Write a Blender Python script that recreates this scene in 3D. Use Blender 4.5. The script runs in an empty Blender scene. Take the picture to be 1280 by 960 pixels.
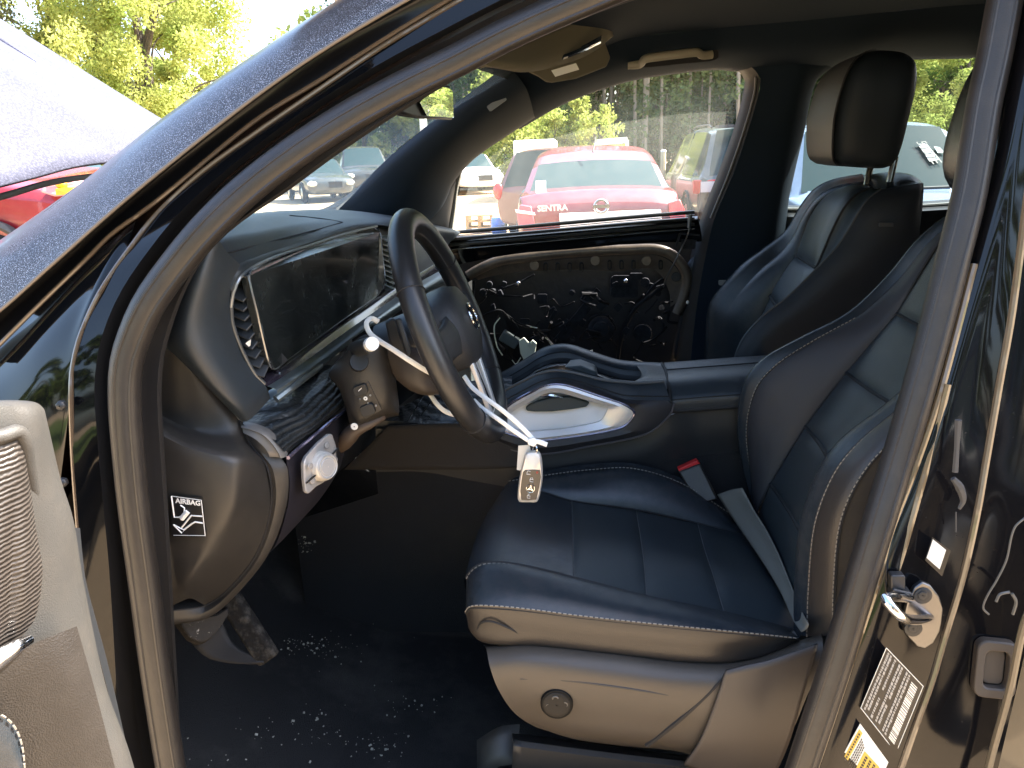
import bpy, bmesh, math, random
import numpy as np
from mathutils import Vector, Matrix

random.seed(7); rng = np.random.default_rng(7)
scene = bpy.context.scene
C = scene.collection

# ------------------------------------------------------------------ camera
CAM = Vector((0.0, 0.0, 1.42)); FPX = 967.0
_yaw, _pit, _rol = math.radians(4.8), math.radians(16.6), math.radians(2.2)
_f = Vector((-math.sin(_yaw)*math.cos(_pit), math.cos(_yaw)*math.cos(_pit), -math.sin(_pit)))
_r0 = Vector((math.cos(_yaw), math.sin(_yaw), 0)); _u0 = _r0.cross(_f)
_r = _r0*math.cos(_rol) - _u0*math.sin(_rol); _u = _u0*math.cos(_rol) + _r0*math.sin(_rol)
cam_d = bpy.data.cameras.new('camera'); cam = bpy.data.objects.new('camera', cam_d); C.objects.link(cam)
cam_d.sensor_width = 36.0; cam_d.lens = FPX/1280*36.0; cam_d.clip_start = 0.02; cam_d.clip_end = 2000
_m = Matrix((_r, _u, -_f)).transposed().to_4x4(); _m.translation = CAM; cam.matrix_world = _m
scene.camera = cam
# ------------------------------------------------------------------ sky, sun, exposure
SUN = Vector((0.63, 0.21, 0.74)).normalized()
w = bpy.data.worlds.new('World'); scene.world = w; w.use_nodes = True
nt = w.node_tree; bg = nt.nodes['Background']; sky = nt.nodes.new('ShaderNodeTexSky')
sky.sky_type = 'NISHITA'; sky.sun_disc = False
sky.sun_elevation = math.asin(SUN.z); sky.sun_rotation = math.atan2(SUN.x, SUN.y)
sky.air_density = 1.0; sky.dust_density = 3.0; sky.ozone_density = 1.0
nt.links.new(sky.outputs[0], bg.inputs[0]); bg.inputs[1].default_value = 0.15
sl = bpy.data.lights.new('sun', 'SUN'); sl.energy = 5.0; sl.angle = math.radians(0.5); sl.color = (1.0, 0.95, 0.86)
so = bpy.data.objects.new('sun', sl); C.objects.link(so); so.rotation_euler = SUN.to_track_quat('Z', 'Y').to_euler()
so.location = SUN*30
scene.view_settings.view_transform = 'Standard'; scene.view_settings.look = 'None'
scene.view_settings.exposure = 2.55; scene.view_settings.gamma = 1.0
scene.cycles.max_bounces = 10; scene.cycles.diffuse_bounces = 5; scene.cycles.glossy_bounces = 4
scene.cycles.transparent_max_bounces = 16; scene.cycles.caustics_reflective = False; scene.cycles.caustics_refractive = False

# ------------------------------------------------------------------ pixel (1280x960) -> point of the place
def ray(x, y): return _f + _r*((x-640)/FPX) + _u*((480-y)/FPX)
def U(x, y, Y): d = ray(x, y); return CAM + d*(Y/d.y)          # on the plane Y = const (lateral distance)
def UX(x, y, X): d = ray(x, y); return CAM + d*(X/d.x)
def UZ(x, y, Z): d = ray(x, y); return CAM + d*((Z-CAM.z)/d.z)
def R(*p, Y=None): return [U(q[0], q[1], q[2] if len(q) > 2 else Y) for q in p]

# ------------------------------------------------------------------ materials
def mat(name, col, rough=.5, metal=0., spec=.5, coat=0., bump=None, var=None, trans=0., sheen=0., alpha=1.):
    m = bpy.data.materials.new(name); m.use_nodes = True; n = m.node_tree; b = n.nodes['Principled BSDF']
    b.inputs['Base Color'].default_value = (*col, 1); b.inputs['Roughness'].default_value = rough
    b.inputs['Metallic'].default_value = metal; b.inputs['Specular IOR Level'].default_value = spec
    b.inputs['Coat Weight'].default_value = coat; b.inputs['Coat Roughness'].default_value = .03
    if sheen: b.inputs['Sheen Weight'].default_value = sheen
    tc = n.nodes.new('ShaderNodeTexCoord')
    if bump:                                     # (scale, strength, kind, distance)
        sc, st, kind = bump[0], bump[1], bump[2] if len(bump) > 2 else 'noise'
        t = n.nodes.new('ShaderNodeTexVoronoi' if kind == 'cell' else 'ShaderNodeTexNoise')
        t.inputs['Scale'].default_value = sc
        n.links.new(tc.outputs['Object'], t.inputs['Vector'])
        bp = n.nodes.new('ShaderNodeBump'); bp.inputs['Strength'].default_value = st; bp.inputs['Distance'].default_value = bump[3] if len(bump) > 3 else .002
        n.links.new(t.outputs[0], bp.inputs['Height']); n.links.new(bp.outputs[0], b.inputs['Normal'])
    if var:                                      # (scale, colour 2, low, high): patches of a second colour (dust, wear)
        t = n.nodes.new('ShaderNodeTexNoise'); t.inputs['Scale'].default_value = var[0]; t.inputs['Detail'].default_value = 6; t.inputs['Roughness'].default_value = .65
        n.links.new(tc.outputs['Object'], t.inputs['Vector'])
        rp = n.nodes.new('ShaderNodeMapRange'); rp.inputs[1].default_value = var[2]; rp.inputs[2].default_value = var[3]
        n.links.new(t.outputs[0], rp.inputs[0])
        mx = n.nodes.new('ShaderNodeMix'); mx.data_type = 'RGBA'
        mx.inputs['A'].default_value = (*col, 1); mx.inputs['B'].default_value = (*var[1], 1)
        n.links.new(rp.outputs[0], mx.inputs['Factor']); n.links.new(mx.outputs['Result'], b.inputs['Base Color'])
        if len(var) > 4:
            mr = n.nodes.new('ShaderNodeMix'); mr.inputs['A'].default_value = rough; mr.inputs['B'].default_value = var[4]
            n.links.new(rp.outputs[0], mr.inputs['Factor']); n.links.new(mr.outputs['Result'], b.inputs['Roughness'])
    return m
M_ = None
def dust_mat(name, base, dust, lo, hi, scale=420, cover=.0, rough=.12, coat=.6, spec=.5):
    """gloss paint under a film of dust: broad film (cover) plus fine specks"""
    m = mat(name, base, rough, 0, spec, coat); n = m.node_tree; b = n.nodes['Principled BSDF']
    tc = n.nodes.new('ShaderNodeTexCoord')
    v = n.nodes.new('ShaderNodeTexNoise'); v.inputs['Scale'].default_value = scale; v.inputs['Detail'].default_value = 3
    g = n.nodes.new('ShaderNodeTexNoise'); g.inputs['Scale'].default_value = 5; g.inputs['Detail'].default_value = 4
    for t in (v, g): n.links.new(tc.outputs['Object'], t.inputs['Vector'])
    r1 = n.nodes.new('ShaderNodeMapRange'); r1.inputs[1].default_value = lo; r1.inputs[2].default_value = hi
    n.links.new(v.outputs[0], r1.inputs[0])
    r2 = n.nodes.new('ShaderNodeMapRange'); r2.inputs[1].default_value = .3; r2.inputs[2].default_value = .7; r2.inputs[3].default_value = cover*.6; r2.inputs[4].default_value = cover*1.3
    n.links.new(g.outputs[0], r2.inputs[0])
    ad = n.nodes.new('ShaderNodeMath'); ad.operation = 'ADD'; ad.use_clamp = True
    n.links.new(r1.outputs[0], ad.inputs[0]); n.links.new(r2.outputs[0], ad.inputs[1])
    mx = n.nodes.new('ShaderNodeMix'); mx.data_type = 'RGBA'; mx.inputs['A'].default_value = (*base, 1); mx.inputs['B'].default_value = (*dust, 1)
    n.links.new(ad.outputs[0], mx.inputs['Factor']); n.links.new(mx.outputs['Result'], b.inputs['Base Color'])
    mr = n.nodes.new('ShaderNodeMix'); mr.inputs['A'].default_value = rough; mr.inputs['B'].default_value = .8
    n.links.new(ad.outputs[0], mr.inputs['Factor']); n.links.new(mr.outputs['Result'], b.inputs['Roughness'])
    return m
def glass_mat(name, tint, gloss, dust, dustcol=(.6, .62, .55), scale=30):
    m = bpy.data.materials.new(name); m.use_nodes = True; n = m.node_tree; n.nodes.remove(n.nodes['Principled BSDF'])
    out = n.nodes['Material Output']
    tr = n.nodes.new('ShaderNodeBsdfTransparent'); tr.inputs[0].default_value = (*tint, 1)
    gl = n.nodes.new('ShaderNodeBsdfGlossy'); gl.inputs['Roughness'].default_value = .02
    fr = n.nodes.new('ShaderNodeLayerWeight'); fr.inputs[0].default_value = .5
    pw_ = n.nodes.new('ShaderNodeMath'); pw_.operation = 'POWER'; pw_.inputs[1].default_value = 5
    n.links.new(fr.outputs['Facing'], pw_.inputs[0])
    mm = n.nodes.new('ShaderNodeMath'); mm.operation = 'MULTIPLY_ADD'; mm.inputs[1].default_value = gloss; mm.inputs[2].default_value = .04*gloss
    n.links.new(pw_.outputs[0], mm.inputs[0])
    m1 = n.nodes.new('ShaderNodeMixShader'); n.links.new(mm.outputs[0], m1.inputs[0]); n.links.new(tr.outputs[0], m1.inputs[1]); n.links.new(gl.outputs[0], m1.inputs[2])
    df = n.nodes.new('ShaderNodeBsdfTranslucent'); df.inputs[0].default_value = (*dustcol, 1)
    tc = n.nodes.new('ShaderNodeTexCoord'); nz = n.nodes.new('ShaderNodeTexNoise'); nz.inputs['Scale'].default_value = scale; nz.inputs['Detail'].default_value = 8
    n.links.new(tc.outputs['Object'], nz.inputs['Vector'])
    mp = n.nodes.new('ShaderNodeMapRange'); mp.inputs[1].default_value = .3; mp.inputs[2].default_value = .75; mp.inputs[3].default_value = dust*.75; mp.inputs[4].default_value = dust*1.25
    n.links.new(nz.outputs[0], mp.inputs[0])
    m2 = n.nodes.new('ShaderNodeMixShader'); n.links.new(mp.outputs[0], m2.inputs[0]); n.links.new(m1.outputs[0], m2.inputs[1]); n.links.new(df.outputs[0], m2.inputs[2])
    n.links.new(m2.outputs[0], out.inputs[0]); return m
def leaf_mat(name, c1, c2, trans=.45):
    m = bpy.data.materials.new(name); m.use_nodes = True; n = m.node_tree; n.nodes.remove(n.nodes['Principled BSDF'])
    out = n.nodes['Material Output']; tc = n.nodes.new('ShaderNodeTexCoord'); nz = n.nodes.new('ShaderNodeTexNoise'); nz.inputs['Scale'].default_value = 1.3; nz.inputs['Detail'].default_value = 5
    n.links.new(tc.outputs['Object'], nz.inputs['Vector'])
    mp = n.nodes.new('ShaderNodeMapRange'); mp.inputs[1].default_value = .35; mp.inputs[2].default_value = .65; n.links.new(nz.outputs[0], mp.inputs[0])
    mx = n.nodes.new('ShaderNodeMix'); mx.data_type = 'RGBA'; mx.inputs['A'].default_value = (*c1, 1); mx.inputs['B'].default_value = (*c2, 1)
    n.links.new(mp.outputs[0], mx.inputs['Factor'])
    d = n.nodes.new('ShaderNodeBsdfDiffuse'); t = n.nodes.new('ShaderNodeBsdfTranslucent'); s = n.nodes.new('ShaderNodeMixShader'); s.inputs[0].default_value = trans
    n.links.new(mx.outputs['Result'], d.inputs[0]); n.links.new(mx.outputs['Result'], t.inputs[0])
    n.links.new(d.outputs[0], s.inputs[1]); n.links.new(t.outputs[0], s.inputs[2]); n.links.new(s.outputs[0], out.inputs[0]); return m

M = dict(
 leather=mat('black_leather', (.020, .026, .032), .27, 0, .5, 0, (900, .35, 'cell', .0006), (40, (.034, .036, .04), .4, .75)),  # bluish tint puts cool sky light into the black leather
 leather_perf=mat('panel_leather', (.029, .037, .042), .36, 0, .5, 0, (1400, .4, 'cell', .0006)),
 leather_wheel=mat('wheel_leather', (.020, .020, .021), .31, 0, .5, 0, (1200, .25, 'cell', .0004)),
 soft=mat('soft_dash_plastic', (.024, .031, .038), .38, 0, .5, 0, (1600, .35, 'cell', .0005), (9, (.05, .05, .05), .5, .9)),  # blue cast in the colour stands for cool windshield light
 hard=mat('hard_trim_plastic', (.028, .0255, .023), .40, 0, .5, 0, (2000, .3, 'cell', .0004), (14, (.05, .044, .037), .45, .85)),
 headliner=mat('headliner_cloth', (.012, .019, .029), .9, 0, .1, 0, (1200, .4, 'noise', .0006)),  # cool light imitated by the blue in the cloth colour
 visor=mat('visor_cloth', (.20, .18, .13), .85, 0, .15, 0, (900, .3)),
 seal=mat('door_seal_rubber', (.020, .017, .015), .40, 0, .55, 0, (700, .4, 'noise', .0008), (30, (.036, .030, .025), .5, .9)),
 flap=mat('pinch_trim_rubber', (.014, .0125, .012), .65, 0, .35, 0, (900, .3)),
 paint=mat('gloss_black_paint', (.003, .0033, .004), .06, 0, .35, 0, None),
 paint_dirty=dust_mat('gloss_black_paint_dirty', (.004, .004, .005), (.09, .08, .07), .70, .95, 300, .01, .07, .0, .33),
 dusty=dust_mat('dusty_paint', (.006, .007, .011), (.42, .43, .50), .53, .68, 850, .06, .25, .15),
 hood=dust_mat('dusty_hood_paint', (.02, .02, .03), (.11, .114, .165), .45, .8, 260, .30, .55, 0, .25),
 black=mat('matte_black', (.010, .010, .011), .75),
 dark=mat('dark_plastic', (.018, .019, .021), .45, 0, .5),
 pit=mat('dark_cavity_metal', (.014, .015, .019), .35, .2, .5, 0, (60, .3), (25, (.03, .028, .028), .5, .8)),
 carpet=mat('black_carpet', (.026, .026, .0265), .95, 0, .1, 0, (500, .9, 'noise', .004), (4, (.075, .073, .066), .48, .8)),
 carpet2=mat('footwell_carpet', (.024, .024, .025), .95, 0, .1, 0, (600, .8, 'noise', .003), (5, (.03, .03, .027), .55, .85)),
 consoleside=mat('console_side_carpet', (.045, .040, .036), .9, 0, .1, 0, (800, .6, 'noise', .002)),
 recess=mat('recess_paint', (.003, .0034, .0045), .28, 0, .35),
 pillar=mat('pillar_cloth', (.024, .032, .042), .75, 0, .2, 0, (1200, .3, 'noise', .0005)),
 gloss=mat('piano_black', (.004, .004, .006), .06, 0, .5, .5),
 screen=mat('screen_glass', (.010, .013, .014), .14, 0, .6, .2, None, (9, (.03, .036, .036), .4, .8, .4)),  # dust film raised to paint in a pale sky reflection
 silver=mat('satin_silver', (.76, .73, .70), .34, .45, .5, 0, (800, .05)),
 silverp=mat('silver_plastic', (.68, .64, .58), .38, .35, .5),
 chrome=mat('chrome', (.75, .75, .77), .12, 1.),
 steel=mat('zinc_steel', (.17, .168, .17), .36, 1., .5, 0, (300, .1)),
 white=mat('white_nylon', (.85, .84, .80), .4),
 offw=mat('cream_plastic', (.80, .82, .68), .45),
 grey=mat('grey_plastic', (.20, .20, .19), .5),
 greyp=mat('grey_button', (.46, .44, .42), .35, .3),
 tan=mat('grab_handle_plastic', (.30, .27, .21), .45),
 pale=mat('pale_label_paper', (.75, .74, .68), .6),
 amber=mat('amber_label', (.55, .38, .06), .5),
 dusttrim=mat('dusty_grey_door_trim', (.046, .043, .039), .5, 0, .4, 0, (900, .3), (25, (.058, .052, .045), .45, .8)),
 doorwood=mat('door_wood_trim', (.040, .033, .028), .42, 0, .5, .1),
 wood=mat('ribbed_dark_wood', (.02, .023, .025), .42, 0, .5, .15, (200, .3, 'noise', .001)),
 webbing=mat('seat_belt_webbing', (.20, .185, .155), .75, 0, .3, 0, (900, .5)),
 stitch=mat('grey_stitch_thread', (.22, .195, .16), .7),
 thread2=mat('dark_stitch_thread', (.10, .10, .10), .7),
 red=mat('red_buckle_button', (.62, .03, .03), .4),
 tanledge=mat('brown_primer_metal', (.11, .085, .066), .35, .2, .5, 0, (80, .2), (35, (.06, .048, .042), .45, .75)),
 label=mat('black_label', (.008, .008, .009), .4),
 mirror=mat('mirror_glass', (.9, .92, .9), .01, 1.),
 keydark=mat('key_face', (.075, .06, .045), .35),
 glass=glass_mat('windshield_glass', (.88, .97, .95), .45, .20),
 glass2=glass_mat('window_glass', (.95, .98, .96), .22, .07),
 glass3=glass_mat('privacy_glass', (.50, .57, .57), .7, .01),
)
def wood_ribs(m, scale, strength, direction='Y', dist=.002):
    n = m.node_tree; b = n.nodes['Principled BSDF']; wv = n.nodes.new('ShaderNodeTexWave'); wv.bands_direction = direction
    wv.inputs['Scale'].default_value = scale; wv.inputs['Distortion'].default_value = 2.5; wv.inputs['Detail'].default_value = 3; wv.inputs['Detail Scale'].default_value = 2
    tc = n.nodes.new('ShaderNodeTexCoord'); n.links.new(tc.outputs['Object'], wv.inputs['Vector'])
    bp = n.nodes.new('ShaderNodeBump'); bp.inputs['Strength'].default_value = strength; bp.inputs['Distance'].default_value = dist
    n.links.new(wv.outputs[0], bp.inputs['Height']); n.links.new(bp.outputs[0], b.inputs['Normal'])
    mx = n.nodes.new('ShaderNodeMix'); mx.data_type = 'RGBA'; c = b.inputs['Base Color'].default_value
    mx.inputs['A'].default_value = (c[0]*.45, c[1]*.45, c[2]*.45, 1); mx.inputs['B'].default_value = (c[0]*1.5, c[1]*1.5, c[2]*1.5, 1)
    n.links.new(wv.outputs[0], mx.inputs['Factor'])
    for l in list(b.inputs['Base Color'].links): n.links.remove(l)
    n.links.new(mx.outputs['Result'], b.inputs['Base Color'])
wood_ribs(M['wood'], 42, .8, 'Z', .003); wood_ribs(M['doorwood'], 75, .5, 'Z', .002)

# ------------------------------------------------------------------ mesh helpers
def spl(P, n, t=None, closed=False):
    P = np.array([list(p) for p in P], float)
    if closed: P = np.vstack([P, P[:1]])
    k = len(P)
    if k == 1: return np.repeat(P, n, 0)
    if t is None: t = np.concatenate([[0], np.cumsum(np.linalg.norm(np.diff(P, axis=0), axis=1)+1e-6)])
    m = np.zeros_like(P)
    if k > 2: m[1:-1] = (P[2:]-P[:-2])/(t[2:]-t[:-2])[:, None]
    if closed: m[0] = m[-1] = (P[1]-P[-2])/((t[1]-t[0])+(t[-1]-t[-2]))
    else: m[0] = (P[1]-P[0])/(t[1]-t[0]); m[-1] = (P[-1]-P[-2])/(t[-1]-t[-2])
    q = np.linspace(t[0], t[-1], n); i = np.clip(np.searchsorted(t, q, 'right')-1, 0, k-2)
    h = (t[i+1]-t[i]); s = ((q-t[i])/h)[:, None]; h = h[:, None]
    o = (2*s**3-3*s**2+1)*P[i] + (s**3-2*s**2+s)*h*m[i] + (-2*s**3+3*s**2)*P[i+1] + (s**3-s**2)*h*m[i+1]
    return o
def spl_v(a, b, s, n=60): return [Vector(p).lerp(Vector(q), s) for p, q in zip(spl(a, n), spl(b, n))]
def grid(rows, nu=24, nv=12, pillow=0., lin_u=False, lin_v=False, power=4):
    """smooth sheet through rows of points; pillow pads it towards the viewer between its seams"""
    ks = {len(r) for r in rows}
    if len(ks) == 1:
        A = np.array([[list(p) for p in r] for r in rows], float); k = A.shape[1]
        if k > 1:
            d = np.linalg.norm(np.diff(A, axis=1), axis=2).mean(0)+1e-6; t = np.concatenate([[0], np.cumsum(d)])
            if lin_u:
                q = np.linspace(0, t[-1], nu); A = np.stack([np.stack([np.interp(q, t, r[:, c]) for c in range(3)], 1) for r in A])
            else: A = np.stack([spl(r, nu, t) for r in A])
    else: A = np.stack([spl(r, nu) for r in rows])
    d = np.linalg.norm(np.diff(A, axis=0), axis=2).mean(1)+1e-6; t = np.concatenate([[0], np.cumsum(d)])
    if lin_v:
        q = np.linspace(0, t[-1], nv); i = np.clip(np.searchsorted(t, q, 'right')-1, 0, len(t)-2); s = ((q-t[i])/(t[i+1]-t[i]))[:, None, None]
        G = A[i]*(1-s)+A[i+1]*s
    else: G = np.stack([spl(A[:, j], nv, t) for j in range(A.shape[1])], 1)
    if pillow:
        du = np.gradient(G, axis=1); dv = np.gradient(G, axis=0); n = np.cross(du, dv); n /= np.linalg.norm(n, axis=2, keepdims=True)+1e-9
        s = np.sign(((np.array(CAM)-G)*n).sum(2).mean()); n = n*s
        u = np.linspace(-1, 1, G.shape[1]); v = np.linspace(-1, 1, G.shape[0])
        G = G + n*(pillow*np.outer(1-np.abs(v)**power, 1-np.abs(u)**power))[..., None]
    return G
class MB:
    def __init__(s): s.v = []; s.f = []
    def add(s, v, f):
        o = len(s.v); s.v += [tuple(p) for p in v]; s.f += [tuple(i+o for i in q) for q in f]; return s
    def sheet(s, rows, *a, **k):
        return s.raw(grid(rows, *a, **k))
    def raw(s, G, wrap=False):
        nv, nu = G.shape[:2]; f = []
        for i in range(nv-1):
            for j in range(nu if wrap else nu-1):
                j2 = (j+1) % nu; f.append((i*nu+j, i*nu+j2, (i+1)*nu+j2, (i+1)*nu+j))
        return s.add(G.reshape(-1, 3), f)
    def tube(s, path, r, n=10, seg=None, closed=False, sq=None, up=None, ends=True):
        """round tube along a path; r a number or a list; sq=(a,b) makes it an ellipse of half sizes a (side) and b (up)"""
        P = spl(path, seg or max(2, len(path)*6), closed=closed) if (seg is None or seg > 0) else np.array([list(p) for p in path], float)
        if closed: P = P[:-1]
        k = len(P); rr = np.interp(np.linspace(0, 1, k), np.linspace(0, 1, len(r)), r) if hasattr(r, '__len__') else np.full(k, r)
        T = np.gradient(P, axis=0) if not closed else (np.roll(P, -1, 0)-np.roll(P, 1, 0))
        T /= np.linalg.norm(T, axis=1, keepdims=True)+1e-12
        ref = np.array(up if up is not None else ((0, 0, 1) if abs(T[0][2]) < .9 else (1, 0, 0)), float); G = []
        a_ = np.linspace(0, 2*np.pi, n, endpoint=False); nrm = ref
        for i in range(k):
            base = np.array(up, float) if up is not None else nrm
            x = base - T[i]*base.dot(T[i]); x /= np.linalg.norm(x)+1e-12; nrm = x; y = np.cross(T[i], x)
            a, b = (sq if sq else (1, 1)); sc = rr[i] if not sq else 1.
            G.append(P[i] + sc*(np.outer(np.cos(a_)*b, x)+np.outer(np.sin(a_)*a, y)))
        G = np.array(G); o = len(s.v); s.raw(np.concatenate([G, G[:1]]) if closed else G, True)
        if ends and not closed:
            s.f.append(tuple(o+i for i in range(n))[::-1]); s.f.append(tuple(o+(k-1)*n+i for i in range(n)))
        return s
    def box(s, c, h, rot=None):
        c = Vector(c); v = [Vector((x*h[0], y*h[1], z*h[2])) for x in (-1, 1) for y in (-1, 1) for z in (-1, 1)]
        if rot is not None: v = [rot @ p for p in v]
        return s.add([c+p for p in v], [(0, 1, 3, 2), (4, 6, 7, 5), (0, 4, 5, 1), (2, 3, 7, 6), (0, 2, 6, 4), (1, 5, 7, 3)])
    def bar(s, a, b, w, t, up=(0, 0, 1)):
        """box from a to b, w wide, t thick along up"""
        a, b = Vector(a), Vector(b); d = (b-a); L = d.length; x = d.normalized(); z = Vector(up); z = (z-x*z.dot(x)).normalized(); y = z.cross(x)
        return s.box((a+b)/2, (L/2, w/2, t/2), Matrix((x, y, z)).transposed())
    def prism(s, pts, off, both=0.):
        """closed outline swept by the vector off"""
        off = Vector(off); p = [Vector(q) for q in pts]; n = len(p); a = [q - off*both for q in p]; b = [q+off for q in p]
        return s.add(a+b, [tuple(range(n))[::-1], tuple(range(n, 2*n))]+[(i, (i+1) % n, n+(i+1) % n, n+i) for i in range(n)])
    def ring(s, outer, inner, off):
        """flat ring between two outlines of equal count, swept by off"""
        off = Vector(off); n = len(outer); v = [Vector(q) for q in outer]+[Vector(q) for q in inner]; v += [q+off for q in v]; f = []
        for i in range(n):
            j = (i+1) % n; f += [(i, j, n+j, n+i), (2*n+i, 3*n+i, 3*n+j, 2*n+j), (i, 2*n+i, 2*n+j, j), (n+i, n+j, 3*n+j, 3*n+i)]
        return s.add(v, f)
    def disc(s, c, nrm, r, t, n=20, dome=0., r2=None):
        """short cylinder centred at c, from c to c+nrm*t, slightly domed"""
        c, z = Vector(c), Vector(nrm).normalized(); x = z.orthogonal().normalized(); y = z.cross(x); r2 = r if r2 is None else r2
        prof = [(r, 0), (r2, t*.8), (r2*.94, t), (r2*.6, t+dome*.7), (0.001, t+dome)]; G = []
        for pr, h in prof: G.append([list(c+z*h+(x*math.cos(a)+y*math.sin(a))*pr) for a in np.linspace(0, 2*math.pi, n, endpoint=False)])
        return s.raw(np.array(G), True)
    def ell(s, c, h, n=20, m=12, p=1., rot=None):
        """super-ellipsoid, p<1 boxier"""
        th = np.linspace(-math.pi/2, math.pi/2, m); ph = np.linspace(0, 2*math.pi, n, endpoint=False)
        sp = lambda a: np.sign(a)*np.abs(a)**p
        G = np.zeros((m, n, 3))
        for i, t in enumerate(th): G[i] = np.stack([h[0]*sp(np.cos(t))*sp(np.cos(ph)), h[1]*sp(np.cos(t))*sp(np.sin(ph)), np.full(n, h[2]*sp(np.sin(t)))], 1)
        if rot is not None: G = G @ np.array(rot).T
        return s.raw(G+np.array(list(c)), True)
    def build(s, name, material, parent=None, smooth=True, solid=0., off=0., bevel=0., xf=None, kind=None, label=None, angle=None):
        me = bpy.data.meshes.new(name); v = [xf @ Vector(p) for p in s.v] if xf is not None else s.v
        me.from_pydata([tuple(p) for p in v], [], s.f); me.validate()
        bm = bmesh.new(); bm.from_mesh(me); bmesh.ops.recalc_face_normals(bm, faces=bm.faces); bm.to_mesh(me); bm.free()
        me.materials.append(M[material] if isinstance(material, str) else material)
        if smooth:
            for p in me.polygons: p.use_smooth = True
            try: me.set_sharp_from_angle(angle=math.radians(angle or 42))
            except Exception: pass
        o = bpy.data.objects.new(name, me); C.objects.link(o)
        if solid:
            md = o.modifiers.new('thickness', 'SOLIDIFY'); md.thickness = solid; md.offset = off
        if bevel:
            md = o.modifiers.new('edge', 'BEVEL'); md.width = bevel; md.segments = 2; md.limit_method = 'ANGLE'
        return fix(o, parent, kind, label)
def fix(o, parent=None, kind=None, label=None):
    if parent is not None:
        o.parent = parent
        w = parent.get('_at')
        if w is not None: o.matrix_parent_inverse = Matrix.Translation(-Vector(w))
    if kind: o['kind'] = kind
    if label: o['label'] = label
    return o
def on(o, x, y, lift=.004):
    """where the line of sight through a pixel meets an object, lifted a little off its surface"""
    mi = o.matrix_world.inverted(); ok, p, n_, _i = o.ray_cast(mi @ CAM, (mi.to_3x3() @ ray(x, y)).normalized())
    return (o.matrix_world @ p)+(CAM-p).normalized()*lift if ok else None
def thing(name, label, cat, loc, group=None):
    o = bpy.data.objects.new(name, None); C.objects.link(o); o.location = loc; o['_at'] = tuple(loc); o.empty_display_size = .1
    o['label'] = label; o['category'] = cat
    if group: o['group'] = group
    return o
def tag(o, label=None, cat=None, group=None, kind=None):
    for k, v in (('label', label), ('category', cat), ('group', group), ('kind', kind)):
        if v: o[k] = v
    return o
def text(name, body, m, parent, origin, xdir, ydir, size, ext=.0006, bold=0., align='CENTER', sx=1.):
    cu = bpy.data.curves.new(name, 'FONT'); cu.body = body; cu.size = size; cu.extrude = ext; cu.offset = bold; cu.align_x = align; cu.align_y = 'CENTER'; cu.resolution_u = 2
    x = Vector(xdir).normalized(); z = x.cross(Vector(ydir)).normalized(); y = z.cross(x)
    mw = Matrix((x*sx, y, z)).transposed().to_4x4(); mw.translation = Vector(origin)
    t = bpy.data.objects.new(name, cu); C.objects.link(t); bpy.context.view_layer.update()
    me = bpy.data.meshes.new_from_object(t.evaluated_get(bpy.context.evaluated_depsgraph_get()))
    bpy.data.objects.remove(t); me.transform(mw); me.materials.clear(); me.materials.append(M[m])
    o = bpy.data.objects.new(name, me); C.objects.link(o); return fix(o, parent)
def stitches(path, parent, m='stitch', pitch=.0075, ln=.0046, r=.0009, lift=.0012, name='stitching'):
    """a row of single thread stitches lying on a seam"""
    L = sum((Vector(path[i+1])-Vector(path[i])).length for i in range(len(path)-1)); n = max(3, int(L/pitch))
    P = spl(path, n*2+1); b = MB()
    for i in range(n):
        a, c = Vector(P[2*i]), Vector(P[2*i+1]); d = (CAM-a).normalized()*lift
        b.tube([a+d, a+d+(c-a).normalized()*ln], r, 4, 0)
    return b.build(name, m, parent, kind='stuff')
# ================================================================== THE BLACK SUV
suv = thing('black_suv', 'black SUV seen through its open driver doorway, leather cabin with damaged interior', 'car', (0.4, 1.65, 0))

# ---- door opening: pillar, gloss jamb, rubber seal
S_ = [(222, 1010, .80), (207, 920, .81), (192, 820, .82), (179, 720, .83), (167, 630, .835), (160, 560, .84), (156, 500, .845), (158, 455, .85), (168, 420, .855), (186, 380, .86), (215, 338, .87), (256, 288, .88),
      (305, 240, .90), (365, 193, .92), (430, 150, .945), (500, 111, .965), (570, 76, .98), (640, 40, .99), (720, 4, 1.0), (800, -28, 1.0), (920, -62, 1.0), (1060, -85, 1.0), (1180, -95, 1.0), (1245, -80, .998),
      (1262, -40, .995), (1256, 0, .99), (1243, 70, .98), (1230, 130, .97), (1212, 240, .95), (1192, 320, .935), (1169, 410, .92), (1147, 490, .905), (1122, 575, .89), (1096, 660, .87), (1070, 745, .855), (1043, 835, .84), (1010, 935, .825), (985, 1010, .82)]
seal = MB().tube(R(*S_), .0185, 18, 160)
so_ = seal.build('door_seal', 'seal', suv, label='grey rubber weather seal round the driver doorway')
b = MB()
for dx, dy in ((.72, -.69), (-.2, -.98)):          # two moulded ridges
    P = np.array([list(p) for p in R(*S_)]); T = np.gradient(P, axis=0); T /= np.linalg.norm(T, axis=1, keepdims=True)
    side = np.cross(T, (0, 1, 0)); side /= np.linalg.norm(side, axis=1, keepdims=True)
    b.tube([Vector(P[i]+side[i]*.0185*dx*-1+np.array((0, .0185*dy, 0))) for i in range(len(P))], .0022, 6, 160)
b.build('seal_ridge', 'seal', so_)
F_ = [(240, 1010), (227, 960), (219, 850), (211, 720), (204, 600), (198, 500), (200, 455), (206, 425), (225, 370), (250, 325), (282, 290), (320, 261), (352, 240), (420, 190), (492, 142), (550, 107), (597, 80), (640, 58), (700, 32), (760, 8), (830, -15)]
Fy = np.interp([i/20 for i in range(21)], [0, .25, .5, .75, 1], [.835, .87, .90, .97, 1.03])
Sf = S_[:20]
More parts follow.
